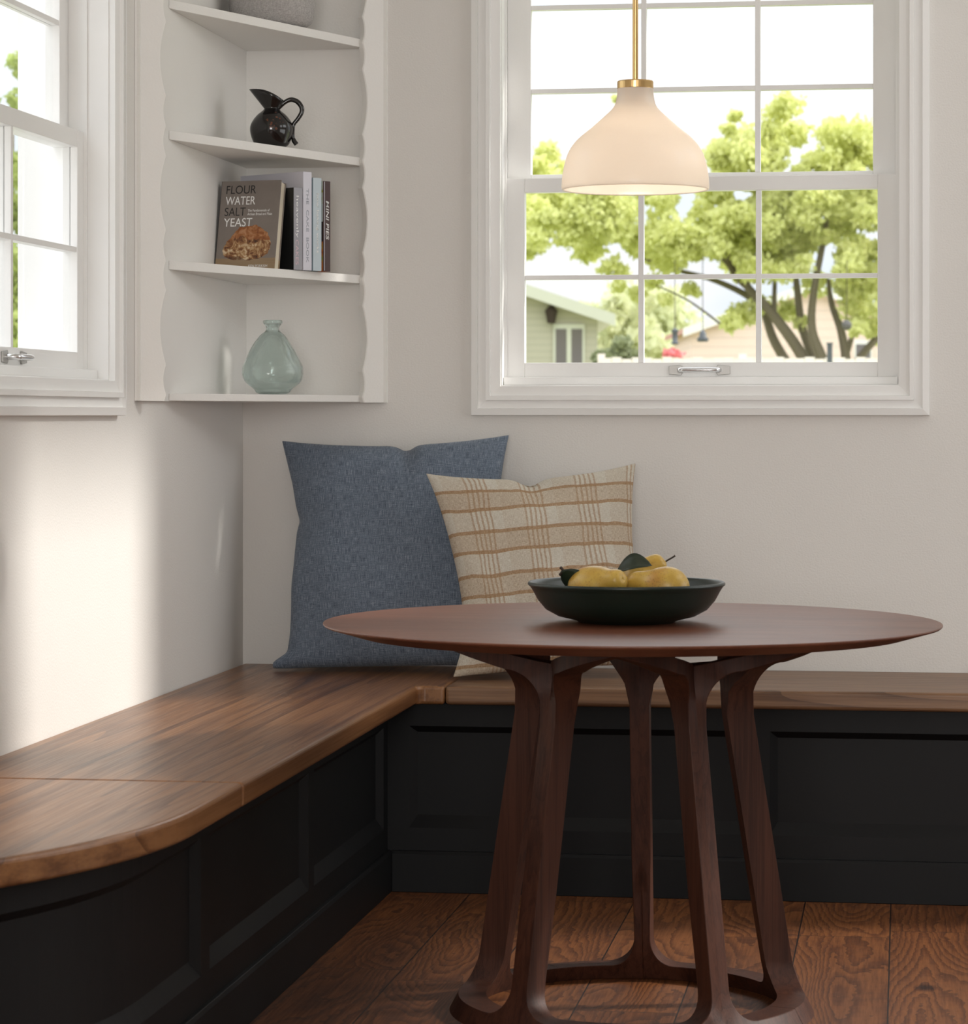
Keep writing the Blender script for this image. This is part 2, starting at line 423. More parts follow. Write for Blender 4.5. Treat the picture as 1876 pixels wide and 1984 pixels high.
def half_strip(bm, base, sg):
    """half frame from mid bottom, up the leg, out to mid top.  base: angle of sector middle, sg side"""
    wl = .0195
    st = []   # (outer(u,z), inner(u,z))
    ub = HALF
    def ui(z): return ub-wl/r_leg(z)
    # bottom ring
    rf = .055; hz = .031
    du = rf/.33
    for i in range(9):
        u = (ui(.03)-du)*i/8; st.append(((u, 0.0), (u, hz)))
    for i in range(1, 9):           # fillet into leg
        a = PI/2*i/8; u = ui(hz+rf)-du+du*math.sin(a); z = hz+rf-rf*math.cos(a)
        t = i/8
        st.append(((ub if i > 4 else (ui(.03)-du)+(ub-(ui(.03)-du))*min(1, i/4), 0.0 if i <= 5 else (hz+rf)*(i-5)/3), (u, z)))
    for i in range(1, 13):
        z = hz+rf+(.612-hz-rf)*i/12; st.append(((ub, z), (ui(z), z)))
    # arm
    z0 = .612
    def arm_lo(f): return .648+.066*f
    def arm_hi(f): return .682+.0405*min(1, f/.75)
    us = ui(z0); u_end_f = us-.15
    zl = arm_lo(1-u_end_f/HALF)
    for i in range(1, 10):
        a = PI/2*i/9; u = us-.15*(1-math.cos(a)); z = z0+(zl-z0)*math.sin(a)
        uo = ub if i <= 5 else ub+(u_end_f-ub)*(i-5)/4
        zo = z0+(arm_hi(0)-z0)*min(1, i/5) if i <= 5 else arm_hi(1-uo/HALF)
        st.append(((uo, zo), (u, z)))
    for i in range(1, 9):
        u = u_end_f*(1-i/8); f = 1-u/HALF; st.append(((u, min(.7228, arm_hi(f))), (u, arm_lo(f))))
    rows = []; dep = .054
    aa = base+sg*HALF; n0 = Vector((math.sin(aa), math.cos(aa), 0))
    def nrm(u, z):
        e = 2e-3; uu = max(.004, min(HALF-.004, u))
        d = surf(sg*(uu+e), .70, base)-surf(sg*(uu-e), .70, base); n = Vector((d.y, -d.x, 0)).normalized()
        q = surf(sg*uu, .70, base)
        if n.dot(Vector((q.x, q.y, 0))) < 0: n = -n
        m = Vector((math.sin(base+sg*uu), math.cos(base+sg*uu), 0))
        low = m if z < .1 else n0
        if .1 <= z < .25: low = (m*(.25-z)+n0*(z-.1)).normalized()
        k = sstep(.60, .69, z)*(1-sstep(.90, 1.0, u/HALF)*1.0)
        k = sstep(.58, .68, z)*sstep(0, .12, 1-u/HALF)
        return (low*(1-k)+n*k).normalized()
    for (uo, zo), (ui_, zi) in st:
        po, pi_ = surf(sg*uo, zo, base), surf(sg*ui_, zi, base)
        rows.append([bm.verts.new(q) for q in (po, pi_, pi_-nrm(ui_, zi)*dep, po-nrm(uo, zo)*dep)])
    for A, B in zip(rows, rows[1:]):
        for k in range(4):
            try: bm.faces.new((A[k], A[(k+1) % 4], B[(k+1) % 4], B[k]))
            except ValueError: pass
    bm.faces.new(rows[0]); bm.faces.new(rows[-1])
LEG0 = R(7.8)-TH   # leg nearest the window, measured from +y clockwise
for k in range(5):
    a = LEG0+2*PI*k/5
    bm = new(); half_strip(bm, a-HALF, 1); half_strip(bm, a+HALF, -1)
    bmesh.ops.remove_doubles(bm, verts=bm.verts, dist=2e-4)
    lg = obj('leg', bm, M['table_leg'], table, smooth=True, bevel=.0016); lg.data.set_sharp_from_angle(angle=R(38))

# ------------------------------------------------------------------ bowl and fruit
def mk_bowlmat():
    g = G('green_glaze'); n = g.noise(g.coord(), 14, 4)
    return g.fin(g.mix(n, (.006, .014, .010), (.011, .022, .016)), g.math('MULTIPLY_ADD', n, .15, .3), spec=.5)
M['bowl'] = mk_bowlmat()
BX, BY = 1.182, -1.812
bm = new(); lathe(bm, [(0, .003), (.07, .003), (.078, 0), (.092, 0), (.098, .004), (.133, .0125), (.156, .025), (.171, .0425), (.182, .0625), (.1865, .0695), (.1905, .0725), (.1905, .0765), (.188, .0785), (.183, .0775), (.178, .071), (.165, .048), (.145, .028), (.115, .0155), (.07, .011), (0, .010)], 96)
bowl = obj('fruit_bowl', bm, M['bowl'], None, smooth=True, loc=(BX, BY, .75)); tag(bowl, 'wide dark green ceramic bowl holding pears on the table', 'bowl')
def mk_pear():
    g = G('pear_skin'); v = g.coord()
    n = g.noise(v, 16, 3); sp = g.n('ShaderNodeTexVoronoi', Vector=v, Scale=230).outputs[0]
    fr = g.noise(v, 24, 3)
    c = g.ramp(n, [(.3, (.46, .27, .04)), (.52, (.58, .38, .075)), (.72, (.46, .21, .035))])
    dots = g.math('MULTIPLY', g.math('LESS_THAN', sp, .30), g.math('MULTIPLY', g.math('SUBTRACT', fr, .28, clamp=True), 1.7, clamp=True))
    c = g.mix(dots, c, (.22, .11, .03))
    g.bump(n, .06, .01)
    return g.fin(c, .36, spec=.5)
M['pear'] = mk_pear(); M['stem'] = flat('stem_brown', (.035, .02, .012), .7)
def leafmat(name, a, b, rough=.45, trans=0.0):
    g = G(name); n = g.noise(g.coord(), 5, 2); return g.fin(g.mix(n, a, b), rough, spec=.35)
M['leaf'] = leafmat('dark_leaf', (.012, .020, .011), (.028, .042, .022))
def pear(label, loc, axis, s=1.0, stem=True, seed=0):
    root = empty('pear', loc); root.rotation_euler = Vector((0, 0, 1)).rotation_difference(Vector(axis)).to_euler(); root.scale = (s,)*3
    tag(root, label, 'fruit', 'pears in the green bowl')
    prof = [(0, -.046), (.006, -.0485), (.013, -.051), (.022, -.0495), (.033, -.041), (.041, -.026), (.0435, -.010), (.042, .006), (.037, .020), (.030, .032), (.0255, .043), (.022, .054), (.0175, .062), (.010, .0665), (.004, .0665), (0, .065)]
    pr = [(p.x, p.y) for p in spline([(a, b, 0) for a, b in prof], 3)]
    def fn(p, a):
        k = 1+.035*math.sin(2*a+seed)+.02*math.sin(3*a+2*seed)+.03*math.sin(p.z*60+seed)*math.cos(a)
        return Vector((p.x*k+.006*math.sin(p.z*22+seed), p.y*k, p.z))
    bm = new(); lathe(bm, [(max(0, a), b) for a, b in pr], 40, fn=fn)
    bmesh.ops.remove_doubles(bm, verts=bm.verts, dist=1e-5)
    obj('flesh', bm, M['pear'], root, smooth=True)
    bm = new(); lathe(bm, [(0, -.0475), (.004, -.0485), (.0065, -.0515), (.005, -.053), (0, -.0515)], 12, c=(.006*math.sin(-.05*22+seed), 0, 0)); obj('calyx', bm, M['stem'], root, smooth=True)
    if stem:
        bm = new(); tube(bm, spline([(.004, 0, .062), (.005, 0, .072), (.007, .002, .082), (.008, .003, .090)], 4), [.0018]*12+[.0026], 8); obj('stem', bm, M['stem'], root, smooth=True)
    return root
pear('freckled yellow pear at the left of the green bowl, its stemless neck turned right', (1.126, -1.838, .822), (.78, -.55, .26), 1.02, False, 1)
pear('yellow pear lying at the right of the green bowl, its narrow neck pointing left', (1.250, -1.832, .8125), (-.86, .12, .30), 1.0, False, 2.3)
pear('pear at the back of the green bowl with its thin stem sticking up right', (1.203, -1.740, .826), (.66, .05, .58), .92, True, 4)
def leaf_mesh(bm, L, w, curl, fold=.25):
    n = 10; rows = []
    for i in range(n+1):
        t = i/n; ww = w*math.sin(PI*min(1, t*.97+.03))**.75*(1-.25*t)
        z = curl*math.sin(PI*t*.9); row = []
        for k in (-1, -.5, 0, .5, 1): row.append(bm.verts.new((L*t, ww*k, z+abs(k)*ww*fold)))
        rows.append(row)
    for A, B in zip(rows, rows[1:]):
        for k in range(4): bm.faces.new((A[k], A[k+1], B[k+1], B[k]))
def leaf(label, loc, rot, L, w, curl, twig=None):
    root = empty('leaf', loc); root.rotation_euler = rot; tag(root, label, 'leaf')
    bm = new(); leaf_mesh(bm, L, w, curl); o = obj('blade', bm, M['leaf'], root, smooth=True)
    s = o.modifiers.new('solid', 'SOLIDIFY'); s.thickness = .0009
    if twig:
        bm = new(); tube(bm, spline(twig, 5), .0028, 8); obj('twig', bm, M['stem'], root, smooth=True)
    return root
leaf('dark green leaf with broken brown twig on the left rim of the bowl', (1.062, -1.852, .850), (R(-62), R(50), R(12)), .060, .026, .010, [(-.008, 0, .003), (0, .0, .003), (.004, .012, .004)])
leaf('dark curled leaf resting on top between the pears', (1.163, -1.795, .848), (R(40), R(-6), R(-8)), .070, .026, .016)

# ------------------------------------------------------------------ pendant lamp
def mk_opal():
    g = G('opal_glass'); n = g.noise(g.coord(), 3, 2)
    g.fin(g.mix(n, (.90, .86, .80), (.92, .89, .84)), .22, spec=.5)
    tl = g.n('ShaderNodeBsdfTranslucent', Color=(.96, .90, .82)); mx = g.n('ShaderNodeMixShader')
    g.set(mx, '#0', .5); g.set(mx, '#1', g.b.outputs[0]); g.set(mx, '#2', tl); g.t.links.new(mx.outputs[0], g.out.inputs[0]); return g.m
M['opal'] = mk_opal()
LX, LY = 1.198, -1.80
lamp = empty('pendant_lamp', (LX, LY, 1.587)); tag(lamp, 'opal glass pendant lamp with brass cap and rod hanging over the table', 'lamp')
k = 1/1005.0
op = [(143, 0), (143.4, 10), (140.4, 37), (131.6, 69), (114, 95), (82, 122), (50, 151), (41, 162), (37.6, 172), (35.6, 184), (35, 196)]
outer = [(p.x, p.y) for p in spline([(a*k, b*k, 0) for a, b in op], 6)]
inner = [(r-.0042, z) for r, z in outer][::-1]
bm = new(); lathe(bm, outer+inner+[(outer[0][0]-.002, -.0018)], 96, closed=True)
obj('lamp_shade', bm, M['opal'], lamp, smooth=True)
zc = 196*k
bm = new(); lathe(bm, [(0, zc-.001), (.0352, zc-.001), (.0352, zc+.0125), (.034, zc+.0145), (.012, zc+.0152), (0, zc+.0152)], 48)
obj('cap', bm, M['brass'], lamp, bevel=.0008)
bm = new(); lathe(bm, [(.0056, zc+.014), (.0056, CEIL-1.587-.02)], 20); obj('rod', bm, M['brass'], lamp, smooth=True)
bm = new(); lathe(bm, [(0, CEIL-1.587-.025), (.06, CEIL-1.587-.025), (.06, CEIL-1.587-.001), (0, CEIL-1.587-.001)], 48); obj('canopy', bm, M['brass'], lamp, bevel=.003)
g = G('bulb_glow'); g.fin((1, .9, .8), .4); g.set(g.b, 'Emission Color', (1, .87, .74)); g.set(g.b, 'Emission Strength', 19.0); M['bulb'] = g.m
bm = new(); lathe(bm, [(0, zc-.180), (.015, zc-.177), (.026, zc-.165), (.030, zc-.150), (.026, zc-.134), (.016, zc-.120), (0, zc-.118)], 24); obj('bulb', bm, M['bulb'], lamp, smooth=True)
bm = new(); lathe(bm, [(0, zc-.119), (.0145, zc-.119), (.0145, zc-.04), (.02, zc-.035), (.02, zc-.002), (0, zc-.002)], 24); obj('socket', bm, M['brass'], lamp)

# ------------------------------------------------------------------ corner shelf
cs = empty('corner_shelf', (0, 0, 1.182)); tag(cs, 'white painted corner shelf unit with scalloped uprights in the room corner', 'shelf')
ZS0 = 1.182; ZS1 = CEIL-.004
bm = new(); box(bm, .001, .012, -1.066, -.0125, ZS0-1.182, ZS1-1.182); obj('back_panel', bm, M['cab'], cs)
bm = new(); box(bm, .001, .384, -.012, -.001, ZS0-1.182, ZS1-1.182); obj('back_panel', bm, M['cab'], cs)
for zt, th in ((1.2007, .0175), (1.5115, .0215), (1.8155, .0215), (2.122, .0215), (2.428, .0215), (2.734, .0215), (3.04, .0215)):
    bm = new(); prism(bm, [(.0125, -.0125), (.0125, -.812), (.323, -.046), (.323, -.0125)], zt-th-1.182, zt-1.182)
    obj('shelf_board', bm, M['cab'], cs, bevel=.0012)
# scalloped uprights: offset of the wavy edge as a function of height
def scallop(z):
    per = .3045; t = ((z-1.5005) % per)/per         # 0 at a shelf
    def arc(a, b, dep):
        x = (t-a)/(b-a); return dep*(1-(2*x-1)**2)
    if t < .222: return arc(0, .222, .0075)
    if t < .778: return arc(.222, .778, .0155)
    return arc(.778, 1, .0075)
def upright(p_wall, direction, width, nrm, thick=.02):
    bm = new(); d = Vector((*direction, 0)).normalized(); nn = Vector((*nrm, 0)).normalized()
    n = 330; rows = []
    for i in range(n+1):
        z = (ZS1-ZS0)*i/n; w = width-scallop(z+ZS0)
        a = Vector((*p_wall, z)); b = a+d*w
        c = .0025
        rows.append([bm.verts.new(q) for q in (a, b-d*c, b-nn*c, b-nn*thick, a-nn*thick)])
    for A, B in zip(rows, rows[1:]):
        for k in range(5): bm.faces.new((A[k], A[(k+1) % 5], B[(k+1) % 5], B[k]))
    bm.faces.new(rows[0]); bm.faces.new(rows[-1])
    return obj('scalloped_upright', bm, M['cab'], cs)
upright((.001, -1.070), (.72, .70), .083, (.70, -.72))
upright((.3853, -.001), (-.66, -.75), .083, (.75, -.66))

# ------------------------------------------------------------------ things on the shelves
ANG = TH                                        # things that face the viewer are turned by the view angle
def mk_jug():
    g = G('black_glaze'); v = g.coord()
    s = g.n('ShaderNodeSeparateXYZ', Vector=v); x, y, z = s.outputs
    dx = g.math('SUBTRACT', x, .010); dz = g.math('SUBTRACT', z, .058)
    d = g.math('SQRT', g.math('ADD', g.math('POWER', g.math('MULTIPLY', dx, 1.25), 2), g.math('POWER', dz, 2)))
    mask = g.math('MULTIPLY', g.math('LESS_THAN', g.math('ADD', d, g.math('MULTIPLY', g.noise(v, 90, 3), .022)), .0365), g.math('LESS_THAN', y, 0))
    vo = g.n('ShaderNodeTexVoronoi', Vector=v, Scale=110).outputs[0]
    fl = g.math('MULTIPLY', mask, g.math('LESS_THAN', vo, .36))
    fl = g.math('MULTIPLY', fl, g.math('GREATER_THAN', g.noise(v, 55, 2), .47))
    c = g.mix(fl, (.010, .008, .0075), g.mix(g.noise(v, 150, 2), (.16, .045, .02), (.06, .03, .02)))
    return g.fin(c, .1, spec=.6)
M['jug'] = mk_jug()
jug = empty('pitcher', (.1515, -.335, 1.8165), ANG); tag(jug, 'glossy black pitcher with a flared pointed spout and looped handle', 'pitcher')
def jug_body():
    bm = new()
    prof = [(p.x, p.y) for p in spline([(.033, 0, 0), (.044, .010, 0), (.0525, .032, 0), (.0542, .050, 0), (.049, .065, 0), (.037, .081, 0), (.0235, .092, 0), (.0186, .0975, 0)], 5)]
    seg = 48; rings = []
    for r, z in [(0, 0)]+prof:
        rings.append([bm.verts.new((r*math.cos(2*PI*k/seg), r*math.sin(2*PI*k/seg), z)) for k in range(seg)] if r else [bm.verts.new((0, 0, 0))])
    def flare(t, inset):
        ring = []
        for k in range(seg):
            a = 2*PI*k/seg; sp = max(0, -math.cos(a)); c = math.cos(a)
            rr = .0335+.023*sp**3
            zz = .1300-.0153*c+.005*(1-c*c)
            r = .0186+(rr-.0186)*t**1.0; z = .0975+(zz-.0975)*t
            ring.append(bm.verts.new(((r-inset)*math.cos(a), (r-inset)*math.sin(a), z)))
        return ring
    for t in (.08, .25, .5, .75, 1): rings.append(flare(t, 0))
    for t in (1, .6, .2): rings.append(flare(t, .003))
    rings.append([bm.verts.new((0, 0, .100))])
    for A, B in zip(rings, rings[1:]):
        for k in range(seg):
            k2 = (k+1) % seg
            if len(A) == 1: bm.faces.new((A[0], B[k], B[k2]))
            elif len(B) == 1: bm.faces.new((A[k], A[k2], B[0]))
            else: bm.faces.new((A[k], A[k2], B[k2], B[k]))
    return bm
o = obj('body', jug_body(), M['jug'], jug, smooth=True)
bm = new(); hp = [(.017, 0, .099), (.032, 0, .113), (.048, 0, .120), (.064, 0, .115), (.0745, 0, .101), (.0745, 0, .088), (.066, 0, .073), (.0545, 0, .058), (.0525, 0, .043), (.0525, 0, .030), (.0555, 0, .018), (.062, 0, .0085)]
sp = spline(hp, 6); n_ = len(sp)
tube(bm, sp, [.0064-.0014*abs(math.sin(PI*i/n_*1.0-.9))+(.0 if i < n_-8 else .0008) for i in range(n_)], 14)
obj('handle', bm, M['jug'], jug, smooth=True)

def mk_vase():
    g = G('recycled_glass'); v = g.coord(); n = g.noise(v, 26, 3, .5, .4)
    g.bump(n, .22, .005)
    g.fin((.88, .955, .945), 0.0, spec=.5, IOR=1.45); g.set(g.b, 'Transmission Weight', 1.0)
    tr = g.n('ShaderNodeBsdfTransparent', Color=(.90, .955, .945)); mx = g.n('ShaderNodeMixShader')
    g.set(mx, '#0', .25); g.set(mx, '#1', g.b.outputs[0]); g.set(mx, '#2', tr); g.t.links.new(mx.outputs[0], g.out.inputs[0]); return g.m
M['vase'] = mk_vase()
kk = 1/9.38/772
pro = [(214, 1610), (300, 1580), (355, 1510), (500, 1390), (552, 1270), (553, 1180), (543, 1090), (455, 900), (355, 715), (235, 545), (150, 475), (122, 440), (125, 390), (160, 335), (176, 318), (178, 285), (165, 262)]
po = [(p.x, p.y) for p in spline([(a*kk, (1612-b)*kk, 0) for a, b in pro], 4)]
def vfn(p, a):
    r = math.hypot(p.x, p.y); q = 1+(.02*math.sin(3*a+p.z*40)+.014*math.sin(5*a+p.z*70+1))*min(1, r/.05)
    return Vector((p.x*q, p.y*q, p.z))
wt = .0032
inn = [(max(.002, r-wt), max(z, .006)) for r, z in po][::-1]
bm = new(); lathe(bm, [(0, .002), (.02, .001)]+po+inn+[(0, .006)], 64, fn=vfn)
o = tag(obj('glass_vase', bm, M['vase'], None, smooth=True, loc=(.146, -.300, 1.2012)), 'squat sea-green bubbled glass vase with a narrow lipped neck on the bottom shelf', 'vase')
o.rotation_euler.z = ANG
def mk_stone():
    g = G('grey_stoneware'); v = g.map((1, 1, 4)); a = g.noise(v, 160, 3, .7); b = g.noise(g.map((6, 6, .6)), 90, 3, .6)
    f = g.math('ADD', g.math('MULTIPLY', a, .6), g.math('MULTIPLY', b, .4))
    g.bump(f, .5, .003); return g.fin(g.ramp(f, [(.35, (.30, .28, .27)), (.65, (.56, .54, .52))]), .85, spec=.2)
M['stone'] = mk_stone()
bm = new(); q = [(.070, 0), (.086, .004), (.098, .014), (.106, .032), (.109, .06), (.107, .10), (.098, .135), (.08, .16), (.06, .172), (.052, .18), (.056, .192), (.06, .196), (.056, .196), (.049, .184), (.055, .168), (.09, .13), (.1, .06), (.09, .02), (.06, .008)]
lathe(bm, [(0, 0)]+q+[(0, .008)], 64)
tag(obj('stoneware_vase', bm, M['stone'], None, smooth=True, loc=(.138, -.268, 2.1225)), 'rounded grey brushed stoneware vase on the topmost shelf in view', 'vase')

# ---- books
def text_mesh(body, bold=0.0, shear=0.0):
    cu = bpy.data.curves.new('t', 'FONT'); cu.body = body; cu.offset = bold; cu.shear = shear; cu.fill_mode = 'FRONT'; cu.extrude = 0.0
    o = bpy.data.objects.new('t', cu); COL.objects.link(o)
    dg = bpy.context.evaluated_depsgraph_get(); dg.update()
    me = bpy.data.meshes.new_from_object(o.evaluated_get(dg))
    bpy.data.objects.remove(o); bpy.data.curves.remove(cu)
    return me
def text(name, body, mat, parent, mtx, w=None, h=None, bold=0.0, shear=0.0):
    """lettering lying in the xy plane of mtx, lower left at its origin, fitted to w x h"""
    me = text_mesh(body, bold, shear); xs = [v.co.x for v in me.vertices]; ys = [v.co.y for v in me.vertices]
    x0, x1, y0, y1 = min(xs), max(xs), min(ys), max(ys)
    sx = (w/(x1-x0)) if w else None; sy = (h/(y1-y0)) if h else None
    sx = sx or sy; sy = sy or sx
    bm = new(); bm.from_mesh(me); bpy.data.meshes.remove(me)
    bmesh.ops.transform(bm, matrix=Matrix.Diagonal((sx, sy, 1, 1)) @ Matrix.Translation((-x0, -y0, 0)), verts=bm.verts)
    ret = bmesh.ops.extrude_face_region(bm, geom=bm.faces[:])
    bmesh.ops.translate(bm, vec=(0, 0, .0003), verts=[e for e in ret['geom'] if isinstance(e, bmesh.types.BMVert)])
    o = obj(name, bm, mat, parent); o.matrix_local = mtx; return o
INK = {n: flat('ink_'+n, c, .6) for n, c in dict(black=(.02, .018, .017), white=(.86, .86, .85), grey=(.30, .32, .37), pink=(.68, .50, .54), lav=(.5, .5, .56), red=(.5, .05, .03)).items()}
M['pages'] = paint('book_pages', (.74, .66, .52), .8, .3, 300, (1, 1, .02))
def cloth(name, c, rough=.4):
    g = G(name); n = g.noise(g.coord(), 30, 2); return g.fin(g.mix(n, tuple(x*.95 for x in c), c), rough, spec=.4)
U = Vector((.544, .838, 0)).normalized(); E_ = Vector((-.838, .544, 0)).normalized()   # row direction; direction from spine to fore edge
def book(label, spine_pt, w, h, t, cover, spine_mat=None, z=1.5118):
    """local x: from spine to fore edge, local y: thickness (front cover at y=0 faces -y), z up"""
    root = empty('cookbook', (spine_pt[0], spine_pt[1], z)); tag(root, label, 'book', 'cookbooks on the shelf')
    root.rotation_euler = (0, 0, math.atan2(E_.y, E_.x))
    return root
def book_parts(root, w, h, t, cover, spine_mat, yflip, spine_left=False):
    c = .0025
    bm = new(); box(bm, .003, w-.004, c, t-c, .003, h-.003); obj('page_block', bm, M['pages'], root)
    bm = new(); box(bm, 0, w, 0, c, 0, h); box(bm, 0, w, t-c, t, 0, h); obj('cover', bm, cover, root, bevel=.0004)
    bm = new(); box(bm, -.0012, .003, .0001, t-.0001, .0001, h-.0001); obj('spine', bm, spine_mat, root, bevel=.001)
# local +x = E_ (to fore edge).  With +x = E_, local +y = z cross x = (-.544,-.838): towards the viewer. cover facing the viewer at y = t
def spine_mtx(x, y, z):      # lettering reading downwards on the spine, which faces -x: text right = -z, text up = +-y
    ux = Vector((0, 0, -1)); uy = Vector((0, -1, 0))   # up of letters points to the right of the viewer (away, -y)
    return Matrix(((ux.x, uy.x, -1, x), (ux.y, uy.y, 0, y), (ux.z, uy.z, 0, z), (0, 0, 0, 1)))
SP0 = Vector((.208, -.338, 0))       # bottom front corner of the spine of the first book
def place(dist): return SP0+U*dist
bk = []
def shelf_book(label, dist, w, h, t, cover, spine):
    p = place(dist+t); b = book(label, (p.x, p.y), w, h, t, cover); book_parts(b, w, h, t, cover, spine, False); return b
c_black = cloth('black_cover', (.012, .012, .012)); c_lav = cloth('lavender_grey_spine', (.36, .355, .39))
c_white = cloth('white_cover', (.70, .69, .76)); c_blue = cloth('pale_blue_cover', (.27, .36, .40)); c_blue2 = cloth('pale_blue_spine', (.55, .63, .68))
c_brown = cloth('brown_spine', (.075, .04, .04))
g = G('photo_cover'); v = g.coord(); s = g.n('ShaderNodeSeparateXYZ', Vector=v); zz = s.outputs[2]; xx = s.outputs[0]
n1 = g.n('ShaderNodeTexVoronoi', Vector=v, Scale=42).outputs[0]
topc = g.ramp(g.noise(v, 38, 2), [(.3, (.62, .68, .62)), (.5, (.60, .63, .50)), (.6, (.36, .36, .04)), (.72, (.12, .16, .04))])
topc = g.mix(g.math('GREATER_THAN', zz, .17), (.62, .68, .66), topc)
tart = g.ramp(n1, [(.1, (.30, .34, .05)), (.25, (.55, .30, .04)), (.5, (.60, .16, .02)), (.8, (.12, .02, .01))])
botc = g.mix(g.math('LESS_THAN', zz, .075), (.03, .018, .016), tart)
g.fin(g.mix(g.math('GREATER_THAN', zz, .125), botc, topc), .3); c_photo = g.m
D = 0.0
b1 = shelf_book('short black cookbook with a lavender grey spine, behind the leaning bread book', 0.0, .17, .205, .030, c_black, c_lav)
text('title', 'heavenly', INK['white'], b1, spine_mtx(-.0013, .0245, .185), .105, .0115)
text('title', 'CAKES', INK['pink'], b1, spine_mtx(-.0013, .0245, .075), .062, .0105)
b2 = shelf_book('tall white cake book, the tallest of the row on the shelf', .033, .225, .247, .030, c_white, c_white)
text('title', 'THE  CAKE  BOOK', INK['grey'], b2, spine_mtx(-.0013, .0195, .205), .185, .0085)
b3 = shelf_book('pale blue cookbook between the white and the brown book', .068, .20, .234, .030, c_blue, c_blue2)
text('title', 'how baking works', INK['white'], b3, spine_mtx(-.0013, .0205, .195), .15, .011, .01)
b4 = shelf_book('thin brown-spined pie book with a food photo cover, at the right end of the row', .104, .19, .228, .026, c_photo, c_brown)
text('title', 'MINI PIES', INK['white'], b4, spine_mtx(-.0013, .0165, .178), .098, .0105, .014, .15)
bm = new(); box(bm, -.0016, -.001, .0205, .0225, .002, .226); obj('spine_stripe', bm, INK['lav'], b4)

def bread_book():
    g = G('bread_book_cover'); v = g.coord(); s = g.n('ShaderNodeSeparateXYZ', Vector=v); x, z = s.outputs[0], s.outputs[2]
    n = g.noise(v, 22, 3)
    c = g.mix(n, (.195, .165, .145), (.26, .225, .20))
    tb = g.mix(g.noise(g.map((1, 1, 12)), 24, 3), (.28, .19, .11), (.36, .26, .16))
    c = g.mix(g.math('LESS_THAN', z, .028), c, tb)
    return g.fin(c, .4, spec=.4)
    
Wb, Hb, Tb = .160, .228, .032
fw = empty('cookbook', (0, 0, 0)); tag(fw, 'grey cookbook with a crusty loaf on its cover, leaning in front of the others', 'book', 'cookbooks on the shelf')
# local frame: x to the viewer's right along the cover, y away from the viewer (into the book), z up the cover
xr = Vector((.985, -.17, 0)).normalized(); yd = Vector((.17, .985, 0)).normalized()
lean = R(12)
yl = (yd*math.cos(lean)+Vector((0, 0, -1))*math.sin(lean)); zl = (Vector((0, 0, 1))*math.cos(lean)+yd*math.sin(lean))
BL = Vector((.0148, -.372, 1.5118))
fw.matrix_world = Matrix(((xr.x, yl.x, zl.x, BL.x), (xr.y, yl.y, zl.y, BL.y), (xr.z, yl.z, zl.z, BL.z), (0, 0, 0, 1)))
c = .0024
bm = new(); box(bm, .003, Wb-.003, c, Tb-c, .003, Hb-.003); obj('page_block', bm, M['pages'], fw)
bcov = bread_book()
bm = new(); box(bm, 0, Wb, 0, c, 0, Hb); obj('cover', bm, bcov, fw, bevel=.0004)
bm = new(); box(bm, 0, Wb, Tb-c, Tb, 0, Hb); obj('cover', bm, bcov, fw, bevel=.0004)
bm = new(); box(bm, -.0012, .0028, .0001, Tb-.0001, .0001, Hb-.0001); obj('spine', bm, c_black, fw, bevel=.001)
def cov(x, z, y=0): return Matrix(((1, 0, 0, x), (0, 0, -1, y), (0, 1, 0, z), (0, 0, 0, 1)))
for wd, ink, z in (('FLOUR', 'black', .1945), ('WATER', 'white', .166), ('SALT', 'black', .1375), ('YEAST', 'white', .110)):
    text('title', wd, INK[ink], fw, cov(.014, z), {'FLOUR': .080, 'WATER': .080, 'SALT': .056, 'YEAST': .076}[wd], .0215, 0)
text('subtitle', 'The Fundamentals of\nArtisan Bread and Pizza', INK['white'], fw, cov(.076, .1385), .066, .0155)
text('author', 'KEN FORKISH', INK['white'], fw, cov(.090, .0045), .050, .0065)
def mk_loaf():
    g = G('crust_print'); v = g.coord(); a = g.noise(v, 60, 5, .65, .8); b = g.noise(v, 22, 2); s = g.n('ShaderNodeSeparateXYZ', Vector=v)
    c = g.ramp(a, [(.32, (.035, .012, .006)), (.45, (.22, .085, .028)), (.54, (.46, .27, .12)), (.64, (.70, .56, .38))])
    ear = g.math('MULTIPLY', g.math('GREATER_THAN', s.outputs[2], .074), g.math('GREATER_THAN', b, .40))
    c = g.mix(g.math('MULTIPLY', ear, .75), c, g.mix(a, (.10, .025, .008), (.58, .20, .05)))
    low = g.math('LESS_THAN', g.math('ADD', s.outputs[2], g.math('MULTIPLY', b, .03)), .045)
    c = g.mix(g.math('MULTIPLY', low, .6), c, (.05, .015, .007))
    return g.fin(c, .4)
bm = new(); ol = spline([((p_[0]-.07)*1.2+.079, (p_[1]-.0235)*1.1+.0235, 0) for p_ in ((.024, .030, 0), (.0185, .045, 0), (.024, .062, 0), (.040, .084, 0), (.052, .099, 0), (.068, .1015, 0), (.088, .1045, 0), (.100, .098, 0), (.116, .085, 0), (.124, .064, 0), (.122, .044, 0), (.110, .031, 0), (.085, .0235, 0), (.050, .0235, 0), (.024, .030, 0))], 5)[:-1]
va = [bm.verts.new((p.x+.0012*math.sin(i*2.1), -.0002, p.y+.0012*math.sin(i*1.3))) for i, p in enumerate(ol)]; vb = [bm.verts.new((q.co.x, .0005, q.co.z)) for q in va]
bm.faces.new(va)
for i in range(len(va)): bm.faces.new((va[i], va[(i+1) % len(va)], vb[(i+1) % len(va)], vb[i]))
obj('loaf_picture', bm, mk_loaf(), fw)

